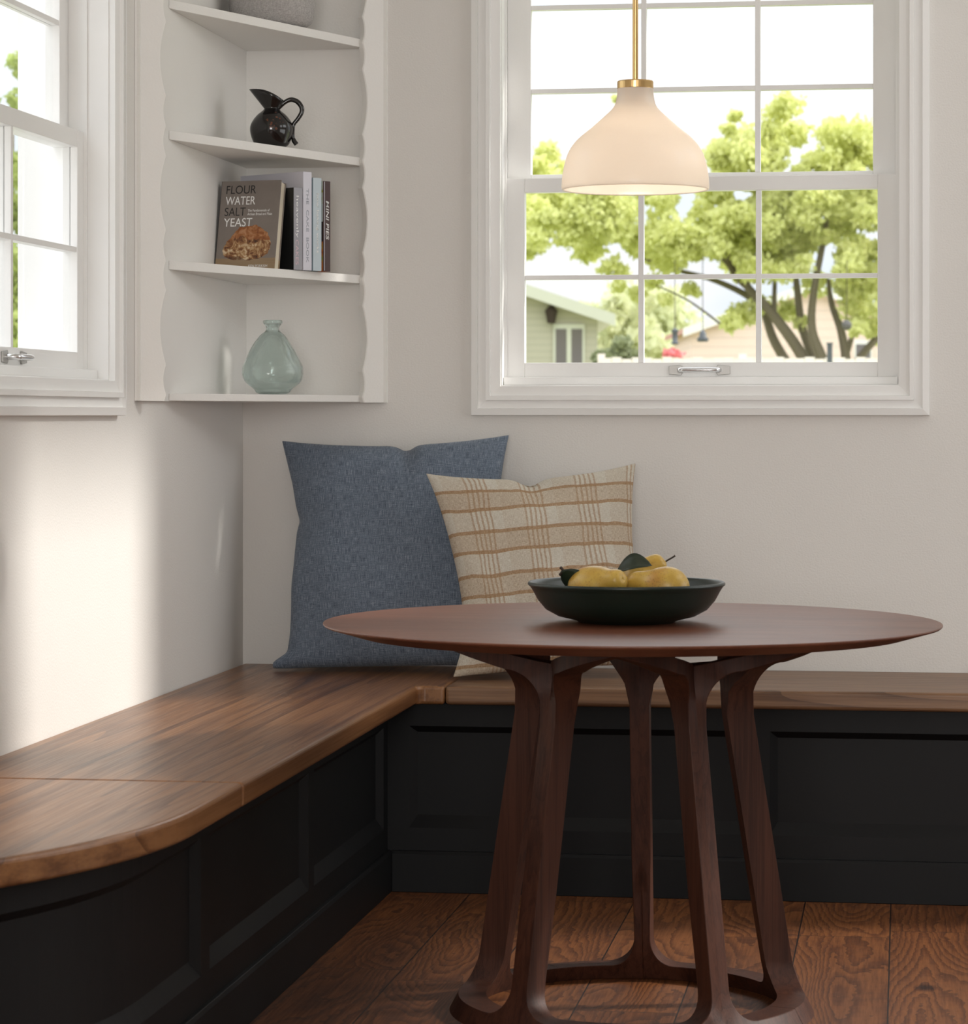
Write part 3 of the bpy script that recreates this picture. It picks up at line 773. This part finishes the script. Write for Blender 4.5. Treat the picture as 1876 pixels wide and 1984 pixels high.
# ------------------------------------------------------------------ pillows
def mk_blue():
    g = G('blue_linen'); v = g.n('ShaderNodeUVMap').outputs[0]
    a = g.noise(g.map((420, 26, 1), vec=v), 1, 2, .6); b = g.noise(g.map((26, 420, 1), vec=v), 1, 2, .6); n = g.noise(g.map((330, 330, 1), vec=v), 1, 2, .6)
    f = g.math('ADD', g.math('ADD', g.math('MULTIPLY', a, .4), g.math('MULTIPLY', b, .3)), g.math('MULTIPLY', n, .3))
    g.bump(f, .6, .004)
    m = g.fin(g.ramp(f, [(.38, (.055, .075, .110)), (.5, (.140, .174, .226)), (.62, (.28, .325, .39))]), .9, spec=.15)
    g.set(g.b, 'Sheen Weight', .15); return m
def mk_plaid():
    g = G('plaid_weave'); v = g.n('ShaderNodeUVMap').outputs[0]
    wob = g.noise(g.map((7, 7, 1), vec=v), 1, 2)
    s = g.n('ShaderNodeSeparateXYZ', Vector=v)
    wv_ = g.math('MULTIPLY', g.math('SUBTRACT', wob, .5), .022)
    u = g.math('ADD', s.outputs[0], wv_); w = g.math('ADD', s.outputs[1], g.math('ADD', wv_, g.math('MULTIPLY', g.math('SINE', g.math('MULTIPLY', u, 6.3)), .006)))
    ft = g.math('FRACT', g.math('DIVIDE', g.math('ADD', w, .062), .212))          # one tan band + one cream band
    tan = g.math('LESS_THAN', ft, .52)
    l1 = g.math('LESS_THAN', g.math('ABSOLUTE', g.math('SUBTRACT', ft, .04)), .042); l2 = g.math('LESS_THAN', g.math('ABSOLUTE', g.math('SUBTRACT', ft, .50)), .042)
    line = g.math('MAXIMUM', l1, l2)
    fu = g.math('FRACT', g.math('DIVIDE', g.math('ADD', u, .105), .262))
    grp = g.math('LESS_THAN', fu, .45); st = g.math('LESS_THAN', g.math('FRACT', g.math('MULTIPLY', fu, 11.1)), .42)
    stripes = g.math('MULTIPLY', grp, st)
    block = g.math('GREATER_THAN', fu, .60)
    tu = g.noise(g.map((60, 520, 1), vec=v), 1, 2, .6); tv = g.noise(g.map((520, 60, 1), vec=v), 1, 2, .6)
    thr = g.math('ADD', g.math('MULTIPLY', tu, .5), g.math('MULTIPLY', tv, .5))
    thr = g.ramp(thr, [(.36, (0, 0, 0)), (.64, (1, 1, 1))])
    cream = g.mix(thr, (.66, .58, .45), (.93, .89, .80)); tanc = g.mix(thr, (.44, .28, .15), (.84, .72, .56)); dk = g.mix(thr, (.34, .17, .07), (.66, .45, .27))
    c = g.mix(g.math('MULTIPLY', tan, .55), cream, tanc)
    c = g.mix(g.math('MULTIPLY', block, .25), c, tanc)
    c = g.mix(g.math('MULTIPLY', stripes, .62), c, dk)
    c = g.mix(g.math('MULTIPLY', line, .85), c, dk)
    g.bump(thr, .7, .004)
    return g.fin(c, .95, spec=.1)
def pillow(name, label, mat, center, W, H, T, yaw, lean, roll, warp, seed=0, N=72):
    bm = new(); uvl = bm.loops.layers.uv.new('UVMap'); grid = {}
    for side in (1, -1):
        for i in range(N+1):
            for j in range(N+1):
                u, v = 2*i/N-1, 2*j/N-1
                edge = i in (0, N) or j in (0, N)
                if side == -1 and edge: grid[side, i, j] = grid[1, i, j]; continue
                b = max(0, (1-u*u))*max(0, (1-v*v))
                th = T/2*(b**.46)*(1-.10*v)
                x, z = W/2*u, H/2*v
                x, y, z = warp(u, v, x, z, th)
                wr = noise.noise(Vector((u*1.9+seed, v*1.9, side*.7)))*.016+noise.noise(Vector((u*4.5+seed, v*4.5, side)))*.005
                fold = min(1, b**.3*1.2)
                grid[side, i, j] = bm.verts.new((x, -side*(y+wr*fold), z))
    for side in (1, -1):
        for i in range(N):
            for j in range(N):
                q = [(i, j), (i+1, j), (i+1, j+1), (i, j+1)]
                try: f = bm.faces.new([grid[side, a, b] for a, b in q])
                except ValueError: continue
                f.smooth = True
                for lp, (a, b) in zip(f.loops, q): lp[uvl].uv = (a/N, b/N)
    o = obj(name, bm, mat, None, smooth=True, sub=1)
    o.location = center; o.rotation_euler = (lean, roll, yaw)
    return tag(o, label, 'pillow')
def gauss(x, s): return math.exp(-(x/s)**2)
LEFT = [(-1, -.004), (-.95, -.012), (-.91, .004), (-.86, .030), (-.7, .037), (-.4, .040), (0, .046), (.16, .050), (.26, .056), (.40, .046), (.6, .034), (.85, .012), (1, 0)]
def warp_blue(u, v, x, z, th):
    if u > 0: x -= u**5*.034*(1-v*v)
    else:
        for (a, p), (b, q) in zip(LEFT, LEFT[1:]):
            if a <= v <= b: x += abs(u)**5*(p+(q-p)*(v-a)/(b-a)); break
    z -= v**6*.024*(1-u*u) if v > 0 else -v**6*.004*(1-u*u)
    if v > 0:    # chop in the top edge
        d = gauss(u-.10, .06)*v**8; z -= .012*d
        th -= .034*gauss(u-.10-.12*(1-v), .09)*v**3
    th -= .016*gauss(v-.28-.25*(u+1), .07)*max(0, -u)**2.0
    th += .012*gauss(v+.30-.35*(u+1), .14)*max(0, -u)
    if v < 0: th *= 1+.25*(-v)*(1-v*v)
    if v < -.8 and u < -.9: th += .012*(-.8-v)/.2*(-.9-u)/.1
    return x, th, z
pillow('throw_pillow', 'large blue woven throw pillow leaning against the wall in the corner of the bench', mk_blue(), (.424, -.138, .802), .600, .600, .195, 0, R(-13), R(-1.5), warp_blue, 3)
def warp_plaid(u, v, x, z, th):
    x -= math.copysign(1, u)*abs(u)**4*.034*(1-v*v)
    z -= abs(v)**5*.030*(1-u*u) if v > 0 else -abs(v)**5*.008*(1-u*u)
    if v > 0:
        z -= .018*gauss(u+.03, .10)*v**6; th -= .028*gauss(u+.03, .15)*v**2
    if u < 0: x += .050*(-u)*(1-v)/2*1.0
    if v < -.6 and u < -.7: x -= .030*(-.6-v)/.4*(-.7-u)/.3
    return x, th, z
pillow('throw_pillow', 'cream and tan plaid throw pillow propped in front of the blue one', mk_plaid(), (.822, -.268, .768), .545, .520, .14, R(20), R(-15), R(-2.5), warp_plaid, 9)
# ------------------------------------------------------------------ the garden outside
GZ = -.5
def far(px, py, Z):      # a point seen at that place of the view, Z metres away
    return CAM+FV*Z+RV*((px-938)/F*Z)+Vector((0, 0, (804-py)/F*Z))
g = G('lawn_grass'); n = g.noise(g.coord(), 3, 4); M['lawn'] = g.fin(g.mix(n, (.20, .23, .10), (.36, .38, .20)), .9, spec=.1)
bm = new(); box(bm, -90, 90, .6, 190, GZ-.2, GZ); struct(obj('ground', bm, M['lawn']))
bm = new(); box(bm, -90, -.6, -40, .6, GZ-.2, GZ); struct(obj('ground', bm, paint('bounce_ground', (.55, .53, .49), .8)))  # unseen side ground, made pale to bounce light at the left window
def leafy(name, c1, c2, trans):
    g = G(name); oi = g.noise(g.coord(), 1.1, 3); n2 = g.noise(g.coord(), 9, 2)
    c = g.mix(n2, c1, c2); g.fin(c, .55, spec=.25)
    tl = g.n('ShaderNodeBsdfTranslucent', Color=c); mx = g.n('ShaderNodeMixShader'); g.set(mx, '#0', trans)
    g.set(mx, '#1', g.b.outputs[0]); g.set(mx, '#2', tl); g.t.links.new(mx.outputs[0], g.out.inputs[0]); return g.m
M['leaf_bright'] = leafy('spring_leaves', (.55, .60, .17), (.95, .94, .52), .45)
M['leaf_green'] = leafy('green_leaves', (.30, .40, .09), (.66, .70, .28), .4)
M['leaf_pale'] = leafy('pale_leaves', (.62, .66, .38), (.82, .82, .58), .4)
M['bark'] = paint('bark', (.17, .145, .10), .9, .8, 30, (1, 1, .15))
rnd = random.Random(11)
def leaves(bm, c, rad, n, size, flat_=.75):
    for _ in range(n):
        while True:
            d = Vector((rnd.uniform(-1, 1), rnd.uniform(-1, 1), rnd.uniform(-1, 1)))
            if d.length < 1: break
        d *= .55+.45*rnd.random()
        p = Vector(c)+Vector((d.x*rad, d.y*rad, d.z*rad*flat_))
        a = Vector((rnd.gauss(0, 1), rnd.gauss(0, 1), rnd.gauss(0, .6))).normalized(); b = a.orthogonal(); b.rotate(Matrix.Rotation(rnd.uniform(0, 6.28), 3, a)); b.normalize()
        s = size*rnd.uniform(.6, 1.3); w = a.cross(b)*s*.45
        q = [bm.verts.new(x) for x in (p-b*s*.7, p+w, p+b*s*.8-a*s*.15, p-w)]
        bm.faces.new(q)
def tree(label, base, stems, blobs, Z, mat, leaf=.085, dens=1.0, group='trees in the garden', name='tree'):
    """stems: polylines [(px,py,dz)...] and radius ; blobs: (px,py,rpx,n)"""
    b = far(*base, Z); b.z = GZ
    root = empty(name, b); tag(root, label, 'tree', group)
    for pts, r0, r1 in stems:
        bm = new(); P = [far(px, py, Z+dz)-b for px, py, dz in pts]
        sp = spline(P, 5); m = len(sp)
        tube(bm, sp, [r0+(r1-r0)*i/(m-1) for i in range(m)], 8)
        obj('trunk' if r0 > .085 else 'branch', bm, M['bark'], root, smooth=True)
    bm = new()
    for px, py, rp, n in blobs:
        dz = rnd.uniform(-1.2, 1.2); leaves(bm, far(px, py, Z+dz)-b, rp/F*Z, int(n*dens), leaf*(.8+.5*rnd.random()))
    o = obj('foliage', bm, mat, root); o['kind'] = 'stuff'
    return root
def scatter(x0, x1, y0, y1, n, r, k, keep=lambda x, y: True):
    out = []
    while len(out) < n:
        x, y = rnd.uniform(x0, x1), rnd.uniform(y0, y1)
        if keep(x, y): out.append((x, y, rnd.uniform(.6, 1.2)*r, k))
    return out
top_r = lambda x: 188+60*abs((x-1560)/170)**2+18*math.sin(x/19)
bl = scatter(1385, 1850, 180, 430, 100, 40, 200, lambda x, y: y > top_r(x)+28)
bl += scatter(1120, 1560, 375, 520, 62, 42, 200, lambda x, y: y < 520-(1500-x)*.05)
bl += scatter(1400, 1850, 400, 560, 62, 38, 160)
bl += scatter(1630, 1850, 520, 660, 22, 36, 130)
bl += scatter(1010, 1190, 385, 490, 24, 36, 140)
bl += scatter(930, 1190, 330, 450, 26, 42, 180)
bl += [(1060, 295, 34, 130), (1045, 325, 40, 180), (1085, 325, 26, 90), (1000, 330, 50, 260), (1425, 225, 18, 60), (1410, 250, 22, 90), (1395, 285, 26, 120), (1440, 610, 40, 210), (1415, 625, 26, 90), (1525, 600, 34, 150), (1550, 625, 26, 90), (1480, 590, 30, 120),
       (1195, 192, 10, 30), (1200, 555, 26, 90), (1235, 570, 22, 80), (1265, 545, 30, 110), (1290, 580, 18, 50), (1660, 600, 40, 150), (1700, 640, 34, 110), (1720, 590, 50, 240), (1190, 520, 34, 130), (1270, 480, 44, 200), (1340, 560, 26, 60)]
T_ = 45
stems = [([(1600, 885, 0), (1588, 790, 0), (1560, 700, 0), (1500, 612, 0), (1452, 560, .2), (1412, 500, .3), (1376, 432, .3)], .125, .035),
         ([(1595, 840, 0), (1540, 730, .4), (1500, 660, .5), (1470, 590, .8), (1390, 545, 1), (1300, 520, 1), (1220, 490, 1)], .10, .02),
         ([(1602, 860, 0), (1592, 740, .3), (1556, 640, .3), (1545, 560, .3), (1535, 470, .3), (1520, 380, .3)], .09, .03),
         ([(1606, 870, 0), (1600, 720, -.3), (1574, 640, -.3), (1578, 560, -.3), (1600, 440, -.3), (1610, 300, -.3)], .095, .03),
         ([(1612, 880, 0), (1640, 740, 0), (1632, 650, 0), (1612, 590, .2), (1605, 540, .2)], .10, .03),
         ([(1645, 720, 0), (1690, 665, 0), (1745, 610, .2), (1800, 520, .2)], .07, .03),
         ([(1640, 690, 0), (1660, 620, 0), (1672, 570, 0), (1650, 510, 0)], .045, .02),
         ([(1452, 560, .2), (1428, 540, .2), (1398, 500, .1), (1340, 480, .1)], .05, .015),
         ([(1412, 640, 1), (1330, 580, 1), (1240, 540, 1)], .02, .01),
         ([(1500, 612, 0), (1500, 500, .4), (1480, 420, .4)], .045, .015)]
tree('broad multi-stemmed spring-green tree seen through the window behind the lamp', (1600, 900), stems, bl, T_, M['leaf_bright'], .085, 1.0)
# darker green tree beyond the left window
bl = scatter(-330, 110, 120, 660, 90, 60, 170, lambda x, y: y > 110+abs(x-20)*.2)
tree('darker green tree seen through the narrow window on the left', (-60, 900), [([(-60, 900, 0), (-50, 700, 0), (-20, 560, 0), (10, 420, 0), (20, 260, 0)], .16, .05), ([(-45, 700, 0), (40, 600, .3), (60, 480, .3)], .08, .03)], bl, 34, M['leaf_green'], .085, 1.0)
# pale trees far behind the houses
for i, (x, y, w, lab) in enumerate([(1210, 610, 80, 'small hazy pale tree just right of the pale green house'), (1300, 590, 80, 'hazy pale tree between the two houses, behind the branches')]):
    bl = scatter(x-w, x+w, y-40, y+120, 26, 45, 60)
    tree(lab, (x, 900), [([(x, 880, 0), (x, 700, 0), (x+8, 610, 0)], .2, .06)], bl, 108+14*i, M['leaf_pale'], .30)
# shrub beside the house
b = far(1200, 700, 48); b.z = GZ; sh = empty('shrub', b); tag(sh, 'grey-green shrub growing beside the corner of the pale green house', 'shrub')
bm = new()
for px, py, r in ((1185, 690, 28), (1205, 665, 24), (1225, 690, 26), (1170, 715, 34), (1240, 720, 36), (1205, 740, 50), (1160, 690, 18)): leaves(bm, far(px, py, 48)-b, r/F*48, 170, .075)
o = obj('foliage', bm, leafy('shrub_leaves', (.26, .30, .16), (.48, .50, .34), .3), sh); o['kind'] = 'stuff'
bm = new(); tube(bm, spline([(0, 0, 0), (.03, 0, .8), (0, .02, 1.7)], 4), .05, 8); obj('stem', bm, M['bark'], sh, smooth=True)

def siding(name, c, pitch=.16):
    g = G(name); s = g.n('ShaderNodeSeparateXYZ', Vector=g.coord()); f = g.math('FRACT', g.math('DIVIDE', s.outputs[2], pitch))
    g.bump(f, .8, .02); n = g.noise(g.coord(), 2, 3)
    return g.fin(g.mix(g.math('LESS_THAN', f, .08), g.mix(n, tuple(x*.95 for x in c), c), tuple(x*.72 for x in c)), .7, spec=.2)
def house(label, wall_px0, wall_px1, Z, eave_py, slope, depth, wallmat, roofmat, trimmat, over=.35, windows=(), rz=0, extra=None):
    """gable house whose gable faces the viewer"""
    x0 = (wall_px0-938)/F*Z; x1 = (wall_px1-938)/F*Z; ze = 1.15+(804-eave_py)/F*Z
    o = CAM+FV*Z+RV*x0; root = empty('house', (o.x, o.y, GZ), TH); tag(root, label, 'house')
    w = x1-x0; h = ze-GZ; pk = h+slope*w/2
    bm = new()
    a = [bm.verts.new(p) for p in ((0, 0, 0), (w, 0, 0), (w, 0, h), (w/2, 0, pk), (0, 0, h))]
    b_ = [bm.verts.new((v.co.x, depth, v.co.z)) for v in a]
    bm.faces.new(a); bm.faces.new(b_)
    for i in range(5): bm.faces.new((a[i], a[(i+1) % 5], b_[(i+1) % 5], b_[i]))
    obj('wall', bm, wallmat, root)
    for sg in (-1, 1):
        bm = new(); t = .16
        e = (w/2+sg*(w/2+over), h-slope*over); p = (w/2, pk)
        prof = [(e[0], e[1]), (p[0], p[1]), (p[0], p[1]+t), (e[0], e[1]+t)]
        fa = [bm.verts.new((q[0], -over, q[1])) for q in prof]; fb = [bm.verts.new((q[0], depth+over, q[1])) for q in prof]
        bm.faces.new(fa); bm.faces.new(fb)
        for i in range(4): bm.faces.new((fa[i], fa[(i+1) % 4], fb[(i+1) % 4], fb[i]))
        r = obj('roof', bm, roofmat, root)
        bm = new()
        prof = [(e[0], e[1]-.12), (p[0], p[1]-.12), (p[0], p[1]+t+.01), (e[0], e[1]+t+.01)]
        fa = [bm.verts.new((q[0], -over-.05, q[1])) for q in prof]; fb = [bm.verts.new((q[0], -over, q[1])) for q in prof]
        bm.faces.new(fa); bm.faces.new(fb)
        for i in range(4): bm.faces.new((fa[i], fa[(i+1) % 4], fb[(i+1) % 4], fb[i]))
        obj('fascia', bm, trimmat, r)
    sx = Z/F
    for (px0, px1, py0, py1, n) in windows:
        a0, a1 = (px0-wall_px0)*sx, (px1-wall_px0)*sx; zz0, zz1 = 1.15+(804-py1)*sx-GZ, 1.15+(804-py0)*sx-GZ
        bm = new(); box(bm, a0, a1, -.06, -.002, zz0, zz1); fr = obj('window', bm, trimmat, root)
        pw = (a1-a0)/n
        for i in range(n):
            bm = new(); box(bm, a0+pw*i+.06, a0+pw*(i+1)-.06, -.075, -.0605, zz0+.08, zz1-.12); obj('pane', bm, M['dark_pane'], fr)
    if extra: extra(root, sx)
    return root
M['dark_pane'] = flat('dark_pane', (.16, .14, .14), .1)
M['sage'] = siding('sage_siding', (.50, .47, .38)); M['pinkwall'] = siding('pink_siding', (.92, .72, .64), .3)
M['roof_grey'] = paint('grey_roof', (.82, .80, .82), .8, .4, 8); M['roof_red'] = paint('red_roof', (.55, .30, .25), .8, .4, 8)
M['trim_sage'] = paint('sage_trim', (.60, .60, .50), .6); M['trim_white'] = paint('white_trim', (.85, .82, .78), .6)
def lampx(root, sx):
    bm = new(); lathe(bm, [(0, 0), (.10, .02), (.13, .2), (.16, .32), (.05, .45), (0, .46)], 12, c=((1068-820)*sx, -.2, 1.15+(804-628)*sx-GZ)); obj('porch_light', bm, M['stem'], root)
house('pale green sided house with grey roof at the lower left of the big window', 820, 1158, 70, 612, .335, 9, M['sage'], M['roof_grey'], M['trim_sage'], .42, [(1072, 1133, 628, 735, 2), (930, 985, 628, 735, 2)], extra=lampx)
house('pale pink sided house with a reddish roof behind the tree trunks', 1340, 1800, 95, 640, .36, 9, M['pinkwall'], M['roof_red'], M['trim_white'], .3, [(1655, 1690, 660, 735, 1)])
# board fence
f0, f1 = far(1166, 690, 40), far(1990, 690, 40); fl = (f1-f0).length
fence = empty('fence', (f0.x, f0.y, GZ), TH); tag(fence, 'whitewashed board fence running behind the tree trunks across the garden', 'fence')
zt = 1.15+(804-688)/F*40-GZ
bm = new(); x = 0.0; q = 0
fm = paint('fence_boards', (.90, .80, .74), .8, .5, 20, (1, 1, .1))
while x < fl:
    box(bm, x, x+.135, 0, .02, .05, zt-.04+.015*math.sin(q*2.3)); x += .142; q += 1
obj('boards', bm, fm, fence)
bm = new(); box(bm, 0, fl, .021, .06, zt-.35, zt-.26); box(bm, 0, fl, .021, .06, .3, .39); obj('rail', bm, fm, fence)
for i in range(4):
    bm = new(); box(bm, fl*i/3-.05, fl*i/3+.05, .061, .16, 0, zt+.02); obj('post', bm, fm, fence)
# small things hanging in the garden
def hang(name, label, cat, px, py, Z, prof, mat, cord=1.2):
    p = far(px, py, Z); root = empty(name, p); tag(root, label, cat)
    bm = new(); lathe(bm, prof, 16); obj('body', bm, mat, root, smooth=True)
    bm = new(); tube(bm, [(0, 0, prof[-1][1]), (0, 0, prof[-1][1]+cord)], .006, 6); obj('cord', bm, M['stem'], root)
fm_ = flat('feeder_dark', (.09, .10, .11), .5)
hang('bird_feeder', 'slim dark bird feeder hanging left of the trunks, above the red flowers', 'bird feeder', 1308, 668, 42, [(0, 0), (.06, .01), (.06, .03), (.04, .04), (.04, .18), (.06, .2), (.01, .25), (0, .25)], fm_, 1.0)
hang('bird_feeder', 'stout dark bird feeder hanging nearer the branches, second from the left', 'bird feeder', 1362, 662, 42, [(0, 0), (.07, .0), (.09, .03), (.05, .08), (.05, .12), (.02, .17), (0, .17)], fm_, 1.1)
hang('lantern', 'round grey lantern hanging among the tree trunks', 'lantern', 1641, 640, 43.5, [(0, 0), (.05, .012), (.078, .06), (.078, .10), (.05, .145), (.02, .16), (0, .16)], flat('lantern_grey', (.12, .115, .11), .7), .9)
b = far(1303, 684, 41); b.z = GZ; fp = empty('flowering_plant', b); tag(fp, 'small red flowering plant in front of the fence', 'plant')
bm = new(); leaves(bm, (0, 0, 1.15+(804-682)/F*41-GZ-.02), .18, 120, .06, .4); o = obj('blossom', bm, leafy('red_petals', (.75, .16, .18), (.85, .36, .36), .3), fp); o['kind'] = 'stuff'
bm = new(); tube(bm, [(0, 0, 0), (.02, 0, 1.2), (0, 0, 2.4)], .02, 6); obj('stem', bm, M['bark'], fp)
p = far(1608, 700, 38); bm = new(); box(bm, -.035, .035, -.035, .035, 0, 1.15+(804-667)/F*38-GZ); box(bm, -.045, .045, -.045, .045, 1.15+(804-667)/F*38-GZ, 1.15+(804-664)/F*38-GZ)
tag(obj('post', bm, fm_, None, loc=(p.x, p.y, GZ)), 'slim dark post standing between the tree trunks', 'post')

# ------------------------------------------------------------------ light
w = bpy.data.worlds.new('sky'); sc.world = w; w.use_nodes = True; t = w.node_tree; bg = t.nodes['Background']
tc = t.nodes.new('ShaderNodeTexCoord'); mp = t.nodes.new('ShaderNodeMapping'); mp.inputs['Scale'].default_value = (1, 1, 2.2)
nz = t.nodes.new('ShaderNodeTexNoise'); nz.inputs['Scale'].default_value = 7; nz.inputs['Detail'].default_value = 5; nz.inputs['Distortion'].default_value = .4
cr = t.nodes.new('ShaderNodeValToRGB'); cr.color_ramp.elements[0].position = .40; cr.color_ramp.elements[0].color = (.84, .91, 1, 1); cr.color_ramp.elements[1].position = .56; cr.color_ramp.elements[1].color = (1, 1, 1, 1)
t.links.new(tc.outputs['Generated'], mp.inputs[0]); t.links.new(mp.outputs[0], nz.inputs['Vector']); t.links.new(nz.outputs[0], cr.inputs[0]); t.links.new(cr.outputs[0], bg.inputs['Color'])
sx_ = t.nodes.new('ShaderNodeSeparateXYZ'); t.links.new(tc.outputs['Generated'], sx_.inputs[0])
m1_ = t.nodes.new('ShaderNodeMath'); m1_.operation = 'MAXIMUM'; t.links.new(sx_.outputs[2], m1_.inputs[0]); m1_.inputs[1].default_value = 0
m2_ = t.nodes.new('ShaderNodeMath'); m2_.operation = 'MULTIPLY_ADD'; t.links.new(m1_.outputs[0], m2_.inputs[0]); m2_.inputs[1].default_value = 2.1; m2_.inputs[2].default_value = .82
t.links.new(m2_.outputs[0], bg.inputs['Strength'])   # overcast-like sky: the zenith is about three times as bright as the horizon
sd = bpy.data.lights.new('sun', 'SUN'); sd.energy = 2.9; sd.angle = R(4.2); sd.color = (1, .96, .90)
so = link(bpy.data.objects.new('sun', sd)); so.rotation_euler = Vector((-1, -.26, -.65)).to_track_quat('-Z', 'Y').to_euler(); so.location = (8, -3, 6)
def area(name, loc, dirv, sx, sy, power, col):
    ld = bpy.data.lights.new(name, 'AREA'); ld.shape = 'RECTANGLE'; ld.size = sx; ld.size_y = sy; ld.energy = power; ld.color = col
    o = link(bpy.data.objects.new(name, ld)); o.location = loc; o.rotation_euler = Vector(dirv).to_track_quat('-Z', 'Y').to_euler(); return o
area('side_fill_lamp', (XR+.2, (PY0+PY1)/2, 2.05), (-1, 0, 0), PY1-PY0, 2.4, 22, (1, .985, .96))  # added area lamp outside the right-wall openings, brightens the room
area('rear_fill_lamp', (XR/2, YB-.05, 1.65), (0, 1, 0), 1.6, 1.65, 88, (1, .975, .945))  # added fill lamp behind the camera, outside the invented rear opening
sc.view_settings.view_transform = 'Standard'; sc.view_settings.look = 'None'; sc.view_settings.gamma = 1; sc.view_settings.exposure = .24
sc.view_settings.use_curve_mapping = False
sc.cycles.use_denoising = True
